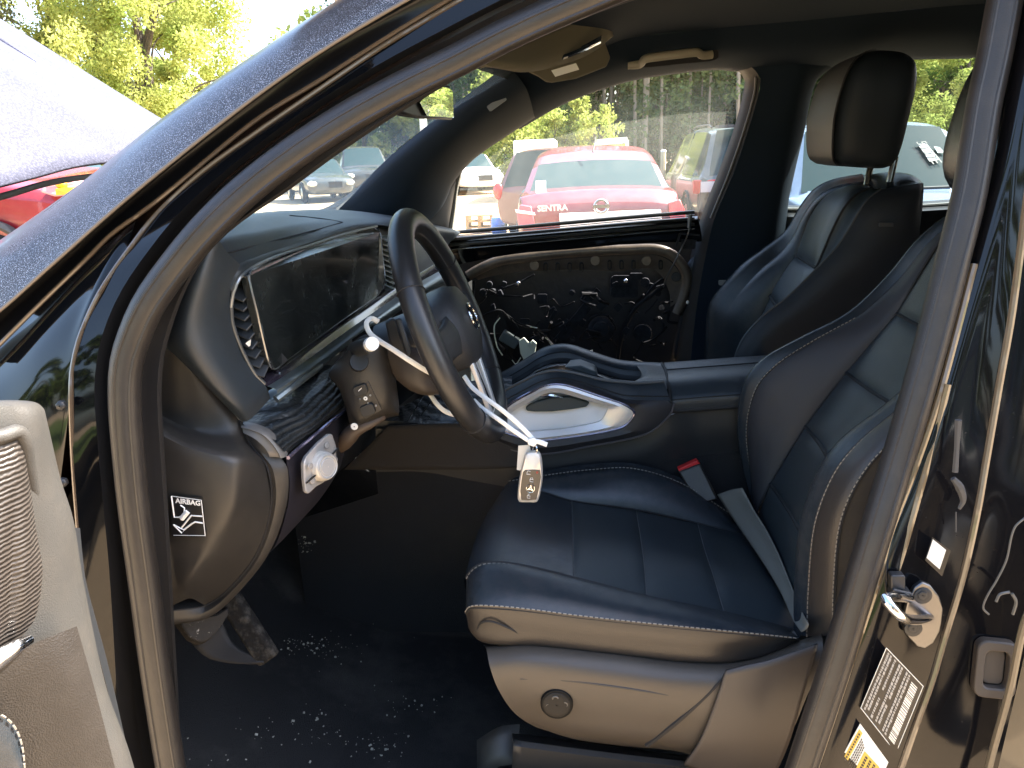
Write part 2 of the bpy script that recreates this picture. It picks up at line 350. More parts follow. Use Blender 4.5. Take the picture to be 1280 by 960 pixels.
b = MB().sheet([R(*[(x, y, d+.004) for x, y, d in Sf]), R(*[((a[0]+c[0])/2, (a[1]+c[1])/2, e-.004) for a, c, e in zip([S_[min(19, int(i*19/20))] for i in range(21)], F_, Fy)]), R(*[(x, y, e) for (x, y), e in zip(F_, Fy)]), R(*[(x+1, y+1, e+.05) for (x, y), e in zip(F_, Fy)])], 80, 14)
b.build('pinch_trim', 'flap', suv, solid=.003)
# A-pillar skin: dusty outer band, recessed gloss band, jamb panel, dark gap
L0 = R((-60, 345, .97), (0, 307, .975), (95, 240, .985), (205, 151, .99), (320, 71, 1.0), (425, 3, 1.01), (520, -50, 1.02))
L0b = R((-60, 372, .925), (0, 330, .93), (95, 265, .94), (190, 185, .95), (320, 88, .965), (440, 15, .98), (530, -38, .99))
L1 = R((-60, 432, .895), (0, 388, .90), (60, 335, .905), (166, 242, .915), (320, 120, .94), (420, 52, .96), (560, -30, .985))
MB().sheet([R((-60, 338, 1.06), (0, 300, 1.06), (95, 233, 1.07), (205, 146, 1.07), (320, 66, 1.08), (425, -2, 1.09), (520, -56, 1.1)), L0, L0b, L1], 40, 16).build('a_pillar_skin', 'dusty', suv, label='dusty black outer skin of the A-pillar')
L1i = R((-60, 436, .925), (0, 392, .93), (63, 338, .935), (169, 245, .945), (322, 123, .965), (423, 54, .985), (565, -28, 1.0))
MB().tube(L1, .0022, 8, 50).build('pillar_edge', mat('edge_painted_reflection', (.16, .13, .10), .4), suv)  # tan stands in for sunlit ground reflected in the black edge
L2b = R((-60, 490, .905), (0, 430, .91), (50, 380, .918), (110, 322, .926), (140, 292, .93), (175, 267, .934), (210, 240, .94), (320, 150, .962), (400, 100, .975), (480, 49, .99), (560, 0, 1.005), (640, -45, 1.01))
MB().sheet([L1, L1i, L2b], 60, 10).build('pillar_recess', 'recess', suv)
L2c = R((122, 860, .80), (112, 800, .80), (104, 740, .81), (98, 660, .82), (92, 580, .83), (89, 500, .84), (90, 465, .85), (97, 430, .86), (108, 400, .87), (125, 365, .88), (148, 330, .895), (168, 303, .905), (182, 284, .915), (207, 256, .93), (255, 213, .943), (320, 166, .957), (400, 111, .972), (480, 57, .987), (560, 9, 1.003), (640, -36, 1.01))
MB().tube(L2c, .0030, 8, 90).tube(L2b, .0028, 8, 60).build('jamb_bead', mat('bead_painted_reflection', (.09, .062, .04), .2, 0, .5, .8), suv)  # gloss black beads, the tan ground reflection painted into their colour
# glossy corner panel between the beads (hinge pillar face)
b = MB().sheet([R((-60, 492, .92), (0, 432, .925), (50, 382, .932), (110, 324, .938), (150, 292, .94), (170, 276, .94)), R((-60, 560, .87), (0, 490, .88), (50, 430, .885), (100, 370, .895), (140, 315, .91), (165, 290, .925)),
                R((-60, 640, .85), (0, 570, .855), (50, 500, .86), (85, 435, .868), (118, 365, .885), (158, 312, .908)), R((-60, 860, .82), (0, 800, .825), (60, 680, .83), (88, 500, .85), (98, 425, .868), (148, 328, .905))], 40, 30)
b.build('hinge_pillar_panel', 'paint', suv)
L3 = R((196, 1010, .83), (180, 955, .83), (165, 850, .84), (152, 720, .85), (143, 620, .855), (137, 540, .86), (135, 480, .865), (141, 430, .87), (160, 378, .88), (192, 327, .89), (240, 266, .90), (320, 196, .93), (400, 139, .955), (480, 91, .975), (560, 49, .99), (640, 8, 1.0), (720, -25, 1.01))
L3b = R((165, 1010, .81), (150, 955, .81), (145, 850, .82), (137, 720, .83), (128, 620, .835), (121, 540, .84), (118, 480, .85), (126, 425, .86), (148, 370, .875), (182, 318, .89), (230, 260, .91), (310, 190, .94), (392, 130, .96), (474, 80, .98), (556, 36, .995), (636, -5, 1.005), (716, -40, 1.01))
L2d = R((135, 1010, .79), (124, 955, .79), (116, 850, .80), (104, 740, .81), (97, 640, .82), (91, 560, .83), (89, 480, .845), (97, 430, .86), (115, 384, .875), (150, 327, .895), (207, 256, .93), (285, 192, .95), (365, 135, .968), (445, 81, .982), (530, 27, .998), (616, -22, 1.008), (700, -60, 1.01))
MB().sheet([L2d, L3b], 70, 6).build('jamb_panel', 'paint', suv)
MB().sheet([L3b, [p+Vector((.004, .05, 0)) for p in L3b], [p+Vector((0, .05, 0)) for p in L3], L3], 70, 12, lin_v=True).build('seal_channel', 'black', suv)
MB().sheet([[p+Vector((0, .022, 0)) for p in L1i], [p+Vector((0, .03, 0)) for p in spl_v(L1i, L3, .5)], [p+Vector((0, .035, 0)) for p in L3]], 90, 16).build('pillar_inner_skin', mat('jamb_groove', (.020, .012, .010), .25, 0, .4), suv)
# hinge bolts
b = MB()
for x, y in ((78, 506), (80, 602)): b.disc(U(x, y, .82), (.2, -1, .1), .006, .006, 6, .002)
b.build('hinge_bolt', 'dark', suv)

# ---- B-pillar (gloss black), beads and rear door edge
B1 = R((1290, -60, .985), (1282, 20, .98), (1262, 130, .965), (1240, 240, .95), (1218, 330, .935), (1192, 430, .915), (1172, 502, .90), (1141, 592, .885), (1112, 668, .87), (1098, 722, .86), (1066, 820, .845), (1021, 955, .825), (1000, 1010, .82))
B2 = R((1330, -60, .95), (1312, 60, .945), (1290, 200, .93), (1265, 390, .91), (1250, 475, .90), (1231, 585, .885), (1221, 642, .875), (1203, 722, .865), (1181, 795, .855), (1165, 850, .845), (1145, 905, .835), (1126, 960, .825), (1108, 1010, .82))
mid = [a.lerp(c, .55)+Vector((0, -.002, 0)) for a, c in zip(B1, B2)]
MB().sheet([[p+Vector((-.006, .06, 0)) for p in B1], B1, mid, B2], 60, 16).build('b_pillar_skin', 'paint_dirty', suv, label='gloss black B-pillar face with door striker')
b = MB().tube(B1[4:], .0042, 8, 60)
B1b = R((1184, 480, .902), (1168, 545, .893), (1150, 610, .88), (1130, 682, .868), (1117, 735, .86), (1115, 772, .858), (1100, 803, .85), (1077, 862, .84), (1047, 922, .83), (1026, 962, .825), (1008, 1010, .82))
b.tube(B1b, .0048, 8, 60).build('pillar_flange_bead', mat('bead_painted_reflection_gold', (.15, .11, .065), .2, 0, .5, .8), suv)  # gold is a painted reflection of the ground on black beads
MB().tube(B2, .0042, 8, 60).build('pillar_rear_bead', mat('bead_painted_reflection_rear', (.12, .09, .06), .2, 0, .5, .8), suv)  # ground reflection put into the bead colour here too
# wear on the pillar: blob of sealant, scratches
b = MB().tube(R((1198, 525, .868), (1196, 560, .866), (1194, 590, .864)), [.004, .003, .0035], 6).tube(R((1191, 598, .862), (1199, 608, .862), (1204, 625, .862), (1199, 636, .862)), [.003, .005, .004, .002], 6).tube(R((1195, 640, .860), (1195, 665, .859)), .0008, 5)
b.build('sealant_drip', mat('sealant', (.05, .05, .052), .6), suv)
rd = MB().sheet([B2, [p+Vector((.012, .05, 0)) for p in B2], [p+Vector((.06, .05, 0)) for p in B2], [p+Vector((.20, .02, 0)) for p in B2], [p+Vector((.42, -.05, 0)) for p in B2]], 40, 20, lin_v=True)
rdo = rd.build('rear_door_jamb', 'paint_dirty', suv)
rr = [U(1216+14*math.cos(a)*0, 0, 1) for a in (0,)]
def rrect(cx, cy, hx, hy, r, Y, n=5, rot=0.):
    out = []
    for sx, sy, a0 in ((1, -1, -90), (1, 1, 0), (-1, 1, 90), (-1, -1, 180)):
        for i in range(n):
            a = math.radians(a0+90*i/(n-1)); x, y = sx*(hx-r)+r*math.cos(a), sy*(hy-r)+r*math.sin(a)
            out.append(U(cx+x*math.cos(rot)-y*math.sin(rot), cy+x*math.sin(rot)+y*math.cos(rot), Y))
    return out
bpy.context.view_layer.update()
def rr2(hx_, hy_, r, lift):
    out = []
    for sx, sy, a0 in ((1, -1, -90), (1, 1, 0), (-1, 1, 90), (-1, -1, 180)):
        for i in range(5):
            t_ = math.radians(a0+22.5*i); x, y = sx*(hx_-r)+r*math.cos(t_), sy*(hy_-r)+r*math.sin(t_); out.append(on(rdo, 1240+x-y*.1, 831+y+x*.1, lift) or U(1240+x, 831+y, .85))
    return out
b = MB().ring(rr2(26, 35, 12, .001), rr2(15, 23, 8, .001), (0, -.012, 0)).prism(rr2(14, 22, 8, .001), (0, -.004, 0))
b.build('door_bumper_stop', mat('rubber_brown', (.06, .048, .038), .5), rdo, bevel=.003)
b = MB().tube(R((1284, 645, .87), (1268, 660, .87), (1258, 700, .87), (1246, 725, .87), (1234, 745, .87), (1229, 760, .87), (1236, 768, .87)), .0013, 6).tube(R((1245, 752, .87), (1250, 743, .87), (1262, 740, .87)), .0018, 6).tube(R((1265, 742, .87), (1270, 752, .87), (1266, 768, .87)), .002, 6)
b.build('scratched_edge', mat('scratch', (.10, .10, .095), .4), rdo)
b = MB().tube(R((1300, 740, .84), (1281, 777, .84), (1262, 862, .835), (1240, 942, .83), (1224, 1010, .82)), .0045, 8)
b.sheet([R((1305, 745, .83), (1288, 790, .83), (1270, 865, .825), (1250, 950, .82), (1236, 1010, .81)), R((1345, 745, .80), (1330, 790, .80), (1315, 865, .795), (1300, 950, .79), (1290, 1010, .78))], 20, 6)
b.build('rear_door_edge', mat('edge_painted_reflection_rear', (.12, .095, .06), .3, 0, .5, .5), rdo)  # tan ground reflection painted onto the black door edge
# striker
sk = MB().prism(R((1140, 731, .852), (1150, 724, .852), (1160, 728, .852), (1171, 742, .852), (1176, 757, .852), (1174, 775, .852), (1172, 785, .852), (1164, 800, .852), (1153, 807, .852), (1143, 804, .852), (1132, 792, .852), (1128, 780, .852), (1129, 760, .852), (1133, 745, .852)), (0, -.007, 0)).build('striker_plate', 'steel', suv, bevel=.0015)
b = MB().tube(R((1136, 748, .846), (1120, 746, .80), (1107, 748, .78), (1112, 756, .776), (1126, 770, .778), (1140, 775, .80), (1162, 773, .846)), .0058, 10, 40)
b.build('striker_loop', 'chrome', sk)
for x, y in ((1153, 744), (1141, 785)):
    b = MB().disc(U(x, y, .8455), (0, -1, .05), .0105, .0025, 16).disc(U(x, y, .8432), (0, -1, .05), .006, .0012, 6); b.build('striker_screw', 'dark', sk)
b = MB().prism(rrect(1118, 722, 9, 9, 3, .855), (0, -.012, 0)).prism(rrect(1121, 735, 12, 5, 2, .855, rot=.2), (0, -.016, 0)); b.build('jamb_clip', 'dark', suv, bevel=.002)
# stickers on the B-pillar
def lab(pts, Y, name, m, parent=suv, t=.0012): return MB().prism(R(*[(x, y, Y) for x, y in pts]), (0, -t, 0)).build(name, m, parent, smooth=False)
q = [(1165, 671), (1188, 688), (1177, 720), (1156, 700)]
st = lab(q, .856, 'code_sticker', 'label'); lab([(1166, 674), (1182, 687), (1174, 711), (1158, 697)], .8545, 'white_field', 'pale', st)
def bil(q, u, v):
    a = (q[0][0]*(1-u)+q[1][0]*u, q[0][1]*(1-u)+q[1][1]*u); c = (q[3][0]*(1-u)+q[2][0]*u, q[3][1]*(1-u)+q[2][1]*u)
    return (a[0]*(1-v)+c[0]*v, a[1]*(1-v)+c[1]*v)
q = [(1108, 810), (1154, 858), (1120, 941), (1076, 885)]
st = lab(q, .830, 'vehicle_data_label', 'label')
b = MB(); random.seed(3)
def dash(b, q, u0, u1, v0, v1, Y): b.prism(R(*[(*bil(q, u, v), Y) for u, v in ((u0, v0), (u1, v0), (u1, v1), (u0, v1))]), (0, -.0004, 0))
for k, u in enumerate((.06, .13, .24, .36, .43, .56, .63)):
    v = .03
    while v < .93:
        l = random.uniform(.015, .05)
        if not (k in (2, 4) and .5 < v < .62): dash(b, q, u, u+random.uniform(.035, .05), v, v+l, .8286)
        v += l+random.uniform(.006, .016)
b.build('fine_print', mat('print_grey', (.34, .33, .31), .6), st, smooth=False, kind='stuff')
b = MB(); v = .08
while v < .95:
    l = random.choice((.008, .012, .02)); dash(b, q, .74, .90, v, v+l, .8286); v += l+random.choice((.006, .01, .014))
b.build('barcode', 'pale', st, smooth=False, kind='stuff')
b = MB()
for a, c in ((0, 1), (1, 2), (2, 3), (3, 0)): b.tube(R((*q[a], .8286), (*q[c], .8286)), .0005, 4, 0)
b.build('label_border', 'pale', st)
q = [(1075, 904), (1110, 952), (1085, 1010), (1030, 985)]
st = lab(q, .824, 'loading_label', 'pale')
b = MB(); dash(b, q, .05, .16, .06, 1, .8226); dash(b, q, .40, .86, .22, .55, .8226); b.build('amber_field', 'amber', st, smooth=False)
b = MB()
for r_ in range(3):
    v = .26
    while v < .5: dash(b, q, .47+.12*r_, .53+.12*r_, v, v+.03, .8222); v += .045
v = .1
while v < .95: dash(b, q, .085, .125, v, v+.025, .8222); v += .04
for r_ in range(4):
    v = .12+.02*r_
    while v < .75: dash(b, q, .2+.045*r_, .22+.045*r_, v, v+.03, .8222); v += .042
b.build('fine_print', 'dark', st, smooth=False, kind='stuff')

# ---- driver door, swung open (bottom left)
dd = MB().sheet([R((-80, 500, .50), (-20, 503, .53), (20, 503, .56), (42, 505, .58), (50, 510, .60), (53, 515, .63)), R((-80, 512, .49), (-20, 515, .52), (20, 516, .545), (46, 520, .565), (56, 535, .59), (60, 545, .63)),
                R((-80, 610, .485), (-20, 615, .51), (20, 620, .53), (52, 610, .555), (70, 600, .58), (74, 605, .63)), R((-80, 680, .485), (-20, 685, .51), (25, 690, .53), (66, 680, .555), (85, 650, .58), (89, 655, .63)),
                R((-80, 780, .48), (-20, 785, .505), (30, 780, .525), (75, 770, .55), (98, 735, .58), (104, 740, .63)), R((-80, 880, .47), (-20, 885, .495), (40, 885, .515), (95, 880, .545), (125, 860, .575), (130, 862, .63)),
                R((-80, 960, .46), (-20, 965, .485), (50, 965, .505), (110, 960, .54), (150, 935, .57), (158, 938, .63)), R((-80, 1040, .45), (-20, 1045, .475), (50, 1045, .495), (110, 1030, .53), (162, 985, .565), (172, 985, .63))], 44, 60)
ddo = dd.build('driver_door_trim', 'dusttrim', suv, solid=.004, label='sunlit grey trim of the open driver door')
rim = R((-80, 548, .478), (-30, 548, .502), (0, 546, .515), (22, 540, .53), (30, 552, .535), (34, 580, .54), (42, 620, .55), (55, 650, .56), (70, 668, .57), (80, 668, .575))
MB().sheet([rim, R((-80, 600, .47), (-30, 600, .495), (0, 600, .51), (16, 590, .52), (24, 600, .525), (30, 620, .53), (38, 650, .54), (48, 675, .55), (60, 690, .56), (68, 700, .57)),
            R((-80, 720, .462), (-30, 720, .487), (-5, 715, .50), (10, 710, .512), (20, 710, .516), (28, 710, .52), (36, 712, .528), (44, 716, .535), (52, 722, .545), (58, 728, .555)),
            R((-80, 830, .46), (-30, 826, .485), (-8, 815, .498), (6, 808, .508), (16, 802, .513), (24, 798, .518), (32, 794, .524), (40, 790, .53), (48, 786, .54), (54, 782, .55))], 40, 30, pillow=.004).build('door_wood_insert', 'doorwood', ddo)
MB().tube(rim, .006, 10, 50).build('insert_lip', 'dusttrim', ddo)
MB().tube(R((-80, 848, .45), (-30, 838, .475), (0, 822, .49), (22, 808, .502), (38, 799, .513)), [.011, .011, .010, .007, .004], 10, 40).build('pull_handle_trim', 'chrome', ddo)
low = MB().sheet([R((-80, 856, .452), (-30, 846, .474), (4, 828, .490), (40, 806, .508), (72, 792, .526), (96, 783, .541)), R((-80, 900, .450), (-30, 895, .472), (6, 885, .490), (48, 870, .508), (84, 850, .524), (112, 838, .54)), R((-80, 960, .448), (-30, 958, .470), (10, 955, .488), (58, 945, .505), (98, 925, .522), (130, 905, .538)), R((-80, 1040, .444), (-30, 1040, .466), (14, 1040, .484), (66, 1030, .50), (112, 1010, .518), (150, 985, .535))], 40, 40, pillow=.004)
low.build('door_lower_panel', mat('door_leather_brown', (.022, .018, .015), .45, 0, .4, 0, (700, .5, 'cell', .0008), (18, (.036, .030, .025), .45, .8)), ddo)
P = R((-60, 870, .445), (-20, 885, .462), (8, 898, .474), (22, 915, .479), (29, 940, .480), (32, 985, .479))
MB().sheet([P, R((-60, 1010, .443), (-40, 1012, .452), (-20, 1014, .46), (-5, 1016, .465), (10, 1018, .470), (28, 1020, .474))], 20, 8, pillow=.006).build('armrest_pad', 'leather', ddo)
stitches(P, ddo, lift=.003); stitches([p+Vector((-.006, 0, 0)) for p in P], ddo, lift=.003)
MB().sheet([R((78, 668, .60), (92, 700, .60), (104, 745, .60), (126, 830, .60), (148, 915, .60)), R((84, 660, .63), (100, 700, .63), (112, 745, .63), (135, 830, .63), (158, 930, .63)), R((100, 660, .66), (104, 700, .66), (112, 760, .66), (134, 840, .66), (160, 960, .66))], 24, 8).build('door_edge', 'dark', ddo)
# body beyond the frame: front wing, front wheel, engine bay, door outer skin, cant rail
wg = MB().sheet([[Vector((x, y+.07, 1.13)) for x, y in ((-.70, .95), (-1.0, .93), (-1.5, .92), (-1.95, .98))], [Vector((x, y, 1.09)) for x, y in ((-.70, .89), (-1.0, .87), (-1.5, .86), (-1.95, .93))], [Vector((x, y, .85)) for x, y in ((-.70, .81), (-1.0, .79), (-1.5, .78), (-1.95, .86))], [Vector((x, y, .62)) for x, y in ((-.70, .80), (-1.0, .78), (-1.5, .775), (-1.95, .85))], [Vector((-.70, .82, .38)), Vector((-.86, .81, .36)), Vector((-.92, .80, .40)), Vector((-.98, .80, .60))]], 40, 24)
wg.build('front_wing', 'paint', suv, solid=.006)
fw = MB().tube([Vector((-1.38+.29*math.cos(a), .93, .37+.29*math.sin(a))) for a in np.linspace(0, 2*math.pi, 25)[:-1]], .11, 12, 60, closed=True).build('front_wheel', 'black', suv)
MB().disc((-1.38, .86, .37), (0, -1, 0), .22, .03, 24, .02).build('rim', 'steel', fw)
MB().sheet([[Vector((x, .98, 1.10)) for x in (-.72, -1.3, -1.95)], [Vector((x, 1.0, .80)) for x in (-.80, -1.3, -1.95)], [Vector((x, 2.36, .80)) for x in (-.80, -1.3, -1.95)], [Vector((x, 2.38, 1.08)) for x in (-.72, -1.3, -1.95)]], 16, 24).build('engine_bay', 'black', suv)
MB().sheet([[Vector((-1.95, y, 1.08)) for y in (.95, 1.65, 2.4)], [Vector((-2.08, y, .85)) for y in (.93, 1.65, 2.42)], [Vector((-2.08, y, .45)) for y in (.95, 1.65, 2.4)]], 20, 10).build('front_bumper', 'paint', suv, solid=.01)
MB().sheet([[Vector((x, .84, .46)) for x in (-.7, 0, .75)], [Vector((x, .80, .42)) for x in (-.7, 0, .75)], [Vector((x, .83, .28)) for x in (-.7, 0, .75)]], 10, 8).build('rocker_panel', 'paint', suv, solid=.006)
ds_ = MB(); ds_.v = [tuple(Vector(p)+Vector((-.085, -.02, -.014))) for p in dd.v]; ds_.f = dd.f; ds_.build('driver_door_skin', 'paint', suv)
cr0 = R((745, -42, 1.01), (800, -60, 1.01), (920, -92, 1.01), (1060, -114, 1.01), (1180, -124, 1.01), (1300, -110, 1.0))
MB().sheet([[p+Vector((0, .012, -.02)) for p in cr0], cr0, [p+Vector((0, -.01, .03)) for p in cr0], [Vector((p.x, p.y+.03, 1.74)) for p in cr0]], 40, 12).build('cant_rail', 'paint', suv)
# ---- raised hood
h0 = [UX(-170, 275, -1.0), UX(-80, 256, -1.0), UX(0, 236, -1.01), UX(60, 220, -1.02), UX(125, 212, -1.03), UX(190, 208, -1.06), UX(262, 206, -1.12)]
far = [U(262, 199, 2.28), U(205, 152, 2.3), U(90, 81, 2.32), U(0, 25, 2.33), U(-120, -48, 2.33)]
rows = []
for k in range(5):
    d = far[k]-h0[-1]; s = k/4
    rows.append([p+Vector((d.x*(.92+.08*j/6), d.y*(j/6)**2 if k else 0, d.z+.035*math.sin(math.pi*j/6)*(k > 0))) for j, p in enumerate(h0)])
G = grid(rows, 48, 30)
ho = MB().raw(G).build('hood', 'hood', suv, solid=.008, off=0, label='dusty hood propped open beyond the A-pillar')
cr = [Vector(G[i, 33])+Vector((.002, -.002, .004)) for i in range(11, 30)]
MB().tube(cr, [.001, .010, .018, .022], 10, sq=None).build('hood_crease', 'hood', ho)
MB().tube([p+Vector((.012, -.01, -.012)) for p in h0], .014, 8, 40, sq=(.005, .006)).build('hood_rear_edge', mat('hood_edge_grey', (.10, .10, .10), .5), ho)
# ---- windshield and mirror
wb = R((225, 300, .93), (258, 284, 1.05), (300, 269, 1.35), (345, 265, 1.7), (400, 264, 2.08), (421, 264, 2.2))
wt = R((500, 90, 1.02), (560, 70, 1.15), (600, 62, 1.35), (635, 64, 1.65), (650, 78, 1.95), (652, 86, 2.12))
MB().sheet([wb, [a.lerp(c, .5)+Vector((-.03, 0, .02)) for a, c in zip(wb, wt)], wt], 24, 16).build('windshield', 'glass', suv, label='dusty windshield pane')
MP, MN = U(550, 128, 1.56), Vector((.79, -.16, -.065)).normalized()
def onplane(x, y, P, n): d = ray(x, y); return CAM+d*((P-CAM).dot(n)/d.dot(n))
mr = MB().prism([onplane(x, y, MP, MN)-MN*.006 for x, y in ((503, 141), (499, 122), (520, 108), (548, 103), (566, 107), (570, 118), (570, 150), (540, 149), (520, 146))], MN*-.03).build('rear_view_mirror', 'dark', suv, bevel=.004)
MB().prism([onplane(x, y, MP, MN) for x, y in ((525, 128), (531, 122), (548, 108), (560, 110), (566, 114), (567, 147), (550, 146), (534, 145))], MN*-.003).build('mirror_glass', 'mirror', mr, smooth=False)
MB().tube(R((540, 110, 1.6), (560, 85, 1.6), (580, 62, 1.6)), .014, 10).build('mirror_stalk', 'dark', mr)
# ---- far A-pillar trim, roof rail, headliner
we = R((400, 268, 2.28), (419, 263, 2.25), (455, 240, 2.24), (492, 205, 2.22), (550, 157, 2.19), (580, 134, 2.17), (630, 97, 2.14), (640, 88, 2.13))
wd = R((480, 300, 2.34), (520, 290, 2.36), (548, 262, 2.37), (563, 230, 2.36), (585, 203, 2.35), (605, 187, 2.34), (650, 157, 2.31), (668, 145, 2.30))
mid = [a.lerp(c, .5)+Vector((.01, -.045, .01)) for a, c in zip(we, wd)]
ap = MB().sheet([[p+Vector((-.03, .03, .01)) for p in we], we, mid, wd, [p+Vector((.0, .07, 0)) for p in wd]], 40, 24).build('far_pillar_trim', 'pillar', suv, label='dark passenger side A-pillar trim')
MB().prism(rrect(621, 129, 13, 4, 2, 2.175, rot=-.62), (0, -.004, 0)).build('airbag_badge', 'grey', ap, smooth=False)
MB().sheet([R((474, 268, 2.30), (500, 270, 2.32), (530, 262, 2.36), (556, 232, 2.385), (572, 214, 2.40)), R((480, 300, 2.34), (505, 300, 2.36), (535, 296, 2.39), (554, 292, 2.42), (560, 288, 2.43))], 24, 8, pillow=.012).build('mirror_sail_trim', 'dark', suv)
MB().tube(R((562, 290, 2.44), (566, 262, 2.44), (569, 236, 2.43), (574, 214, 2.42)), .010, 8).build('window_front_channel', mat('channel', (.16, .16, .14), .6), suv)
top = R((648, 160, 2.345), (700, 130, 2.31), (750, 110, 2.31), (800, 96, 2.31), (860, 87, 2.31), (905, 83, 2.31), (928, 85, 2.31), (1020, 84, 2.32), (1100, 72, 2.33), (1235, 68, 2.34))
hl = R((636, 92, 2.165), (690, 80, 2.14), (745, 62, 2.14), (785, 48, 2.13), (850, 40, 2.12), (930, 32, 2.12), (1000, 26, 2.12), (1100, 16, 2.12), (1180, 8, 2.12), (1260, 3, 2.12))
rrm = [a.lerp(c, .5)+Vector((0, -.02, -.012)) for a, c in zip(top, hl)]
MB().sheet([[p+Vector((0, .10, 0)) for p in top], top, rrm, hl], 50, 18).build('roof_rail_trim', 'headliner', suv)
zc = 1.70
hx = [p.x for p in hl]
b = MB().sheet([hl, [Vector((p.x, 1.9, p.z+.03)) for p in hl], [Vector((p.x-.04, 1.5, 1.735)) for p in hl], [Vector((p.x-.04, 1.15, 1.72)) for p in hl], [Vector((p.x-.05, .99, 1.70)) for p in hl]], 30, 24)
b.sheet([[Vector((hl[0].x-.12+.04*abs(i-3), 2.15-i*.19, 1.615-.004*abs(i-3))) for i in range(7)], [Vector((hl[0].x+.05, 2.15-i*.19, 1.675)) for i in range(7)]], 14, 6)
b.sheet([[Vector((1.15, 2.12, 1.67)), Vector((1.15, 1.55, 1.73)), Vector((1.15, .95, 1.69))], [Vector((2.7, 2.12, 1.63)), Vector((2.7, 1.55, 1.68)), Vector((2.7, .95, 1.63))]], 10, 6)
b.build('headliner', 'headliner', suv, label='dark cloth headliner')
b = MB().sheet([[Vector((-.45, .96, 1.715)), Vector((-.5, 1.6, 1.75)), Vector((-.45, 2.28, 1.70))], [Vector((.6, .93, 1.765)), Vector((.6, 1.6, 1.80)), Vector((.6, 2.38, 1.75))], [Vector((2.9, .95, 1.70)), Vector((2.9, 1.6, 1.75)), Vector((2.9, 2.35, 1.70))]], 16, 16)
b.build('roof_skin', 'dusty', suv)
# visor, lamp strip, grab handle
sv = MB().sheet([R((600, 82, 1.55), (640, 62, 1.66), (680, 42, 1.78), (720, 26, 1.88), (758, 14, 1.98)), R((604, 79, 1.56), (650, 84, 1.66), (690, 72, 1.78), (730, 54, 1.9), (762, 36, 2.02)), R((640, 80, 1.68), (660, 86, 1.72), (695, 80, 1.82), (735, 66, 1.94), (764, 44, 2.05))], 30, 14).build('sun_visor', 'visor', suv, solid=.012)
MB().prism(R((655, 87, 1.80), (672, 95, 1.82), (682, 102, 1.84), (690, 103, 1.85), (720, 98, 1.92), (758, 83, 2.02), (763, 72, 2.05), (756, 52, 2.02), (730, 66, 1.94), (692, 82, 1.86)), (0, .015, 0)).build('visor_flap', 'visor', sv, bevel=.004)
lab([(689, 88), (720, 79), (724, 87), (694, 96)], 1.83, 'visor_label', 'pale', sv)
MB().sheet([R((664, 77, 1.77), (700, 68, 1.81), (730, 56, 1.86), (752, 44, 1.90)), R((668, 82, 1.775), (702, 75, 1.81), (733, 63, 1.86), (751, 54, 1.90))], 20, 5, pillow=.004).build('visor_mirror_strip', 'chrome', sv)
MB().tube(R((785, 81, 2.20), (800, 80, 2.195), (806, 74, 2.175), (822, 71, 2.165), (850, 67.5, 2.16), (872, 65.5, 2.165), (878, 69, 2.175), (890, 68, 2.185)), .011, 10, 60, sq=(.008, .011)).build('grab_handle', 'tan', suv)
MB().sheet([R((778, 76, 2.212), (810, 66, 2.195), (850, 60, 2.18), (890, 60, 2.18), (898, 64, 2.185)), R((780, 86, 2.222), (810, 84, 2.212), (850, 80, 2.205), (890, 76, 2.20), (898, 72, 2.20))], 24, 6).build('handle_recess', 'black', suv)
# ---- passenger door: stripped metal inner panel
YD = 2.42
pdr = MB().sheet([R((556, 296, YD), (640, 290, YD), (720, 283, YD), (800, 276, YD), (872, 270, YD)), R((556, 302, YD-.03), (640, 297, YD-.03), (720, 290, YD-.03), (800, 282, YD-.03), (872, 275, YD-.03)), R((556, 308, YD-.02), (640, 303, YD-.02), (720, 296, YD-.02), (800, 288, YD-.02), (875, 282, YD-.02)),
                  R((556, 334, YD-.015), (640, 318, YD-.015), (720, 311, YD-.015), (800, 304, YD-.015), (878, 302, YD-.015))], 40, 14).build('passenger_door', 'paint', suv, label='passenger door stripped of its trim, metal frame and wiring bare')
sr_ = mat('strip_rubber', (.04, .04, .038), .35, 0, .5, .3); sl_ = mat('strip_bright', (.40, .40, .38), .25, .8)
for k, (dy, r_, m_) in enumerate(((-3, .006, sr_), (1, .0016, sl_), (5, .005, sr_), (8.5, .0014, sl_), (12, .006, sr_), (18, .0018, sl_))):
    MB().tube([U(x, y+dy, YD-.037+.003*k) for x, y in ((562, 294), (640, 287.5), (720, 280.5), (800, 273.5), (868, 268))], r_, 8, 30).build('window_weatherstrip', m_, pdr)
# brown lip round the service opening, ribbed flange
lip = R((585, 345, YD), (600, 336, YD), (625, 326, YD), (660, 321, YD), (720, 315, YD), (790, 312, YD), (822, 312, YD), (842, 320, YD), (855, 336, YD), (859, 352, YD), (855, 370, YD), (846, 392, YD))
MB().tube(lip, .013, 10, 60, sq=(.012, .016)).build('service_opening_lip', 'tanledge', pdr)
f1 = R((592, 346, YD), (612, 336, YD), (640, 330, YD), (680, 326, YD), (730, 322, YD), (790, 319, YD), (820, 319, YD), (838, 327, YD), (850, 342, YD), (853, 356, YD), (848, 376, YD))
f2 = R((598, 350, YD+.01), (616, 345, YD+.01), (645, 340, YD+.01), (682, 338, YD+.01), (732, 337, YD+.01), (775, 339, YD+.01), (812, 335, YD+.01), (826, 344, YD+.01), (833, 356, YD+.01), (837, 368, YD+.01), (838, 384, YD+.01))
MB().sheet([f1, f2], 50, 6).build('ribbed_flange', 'tanledge', pdr)
rib = None
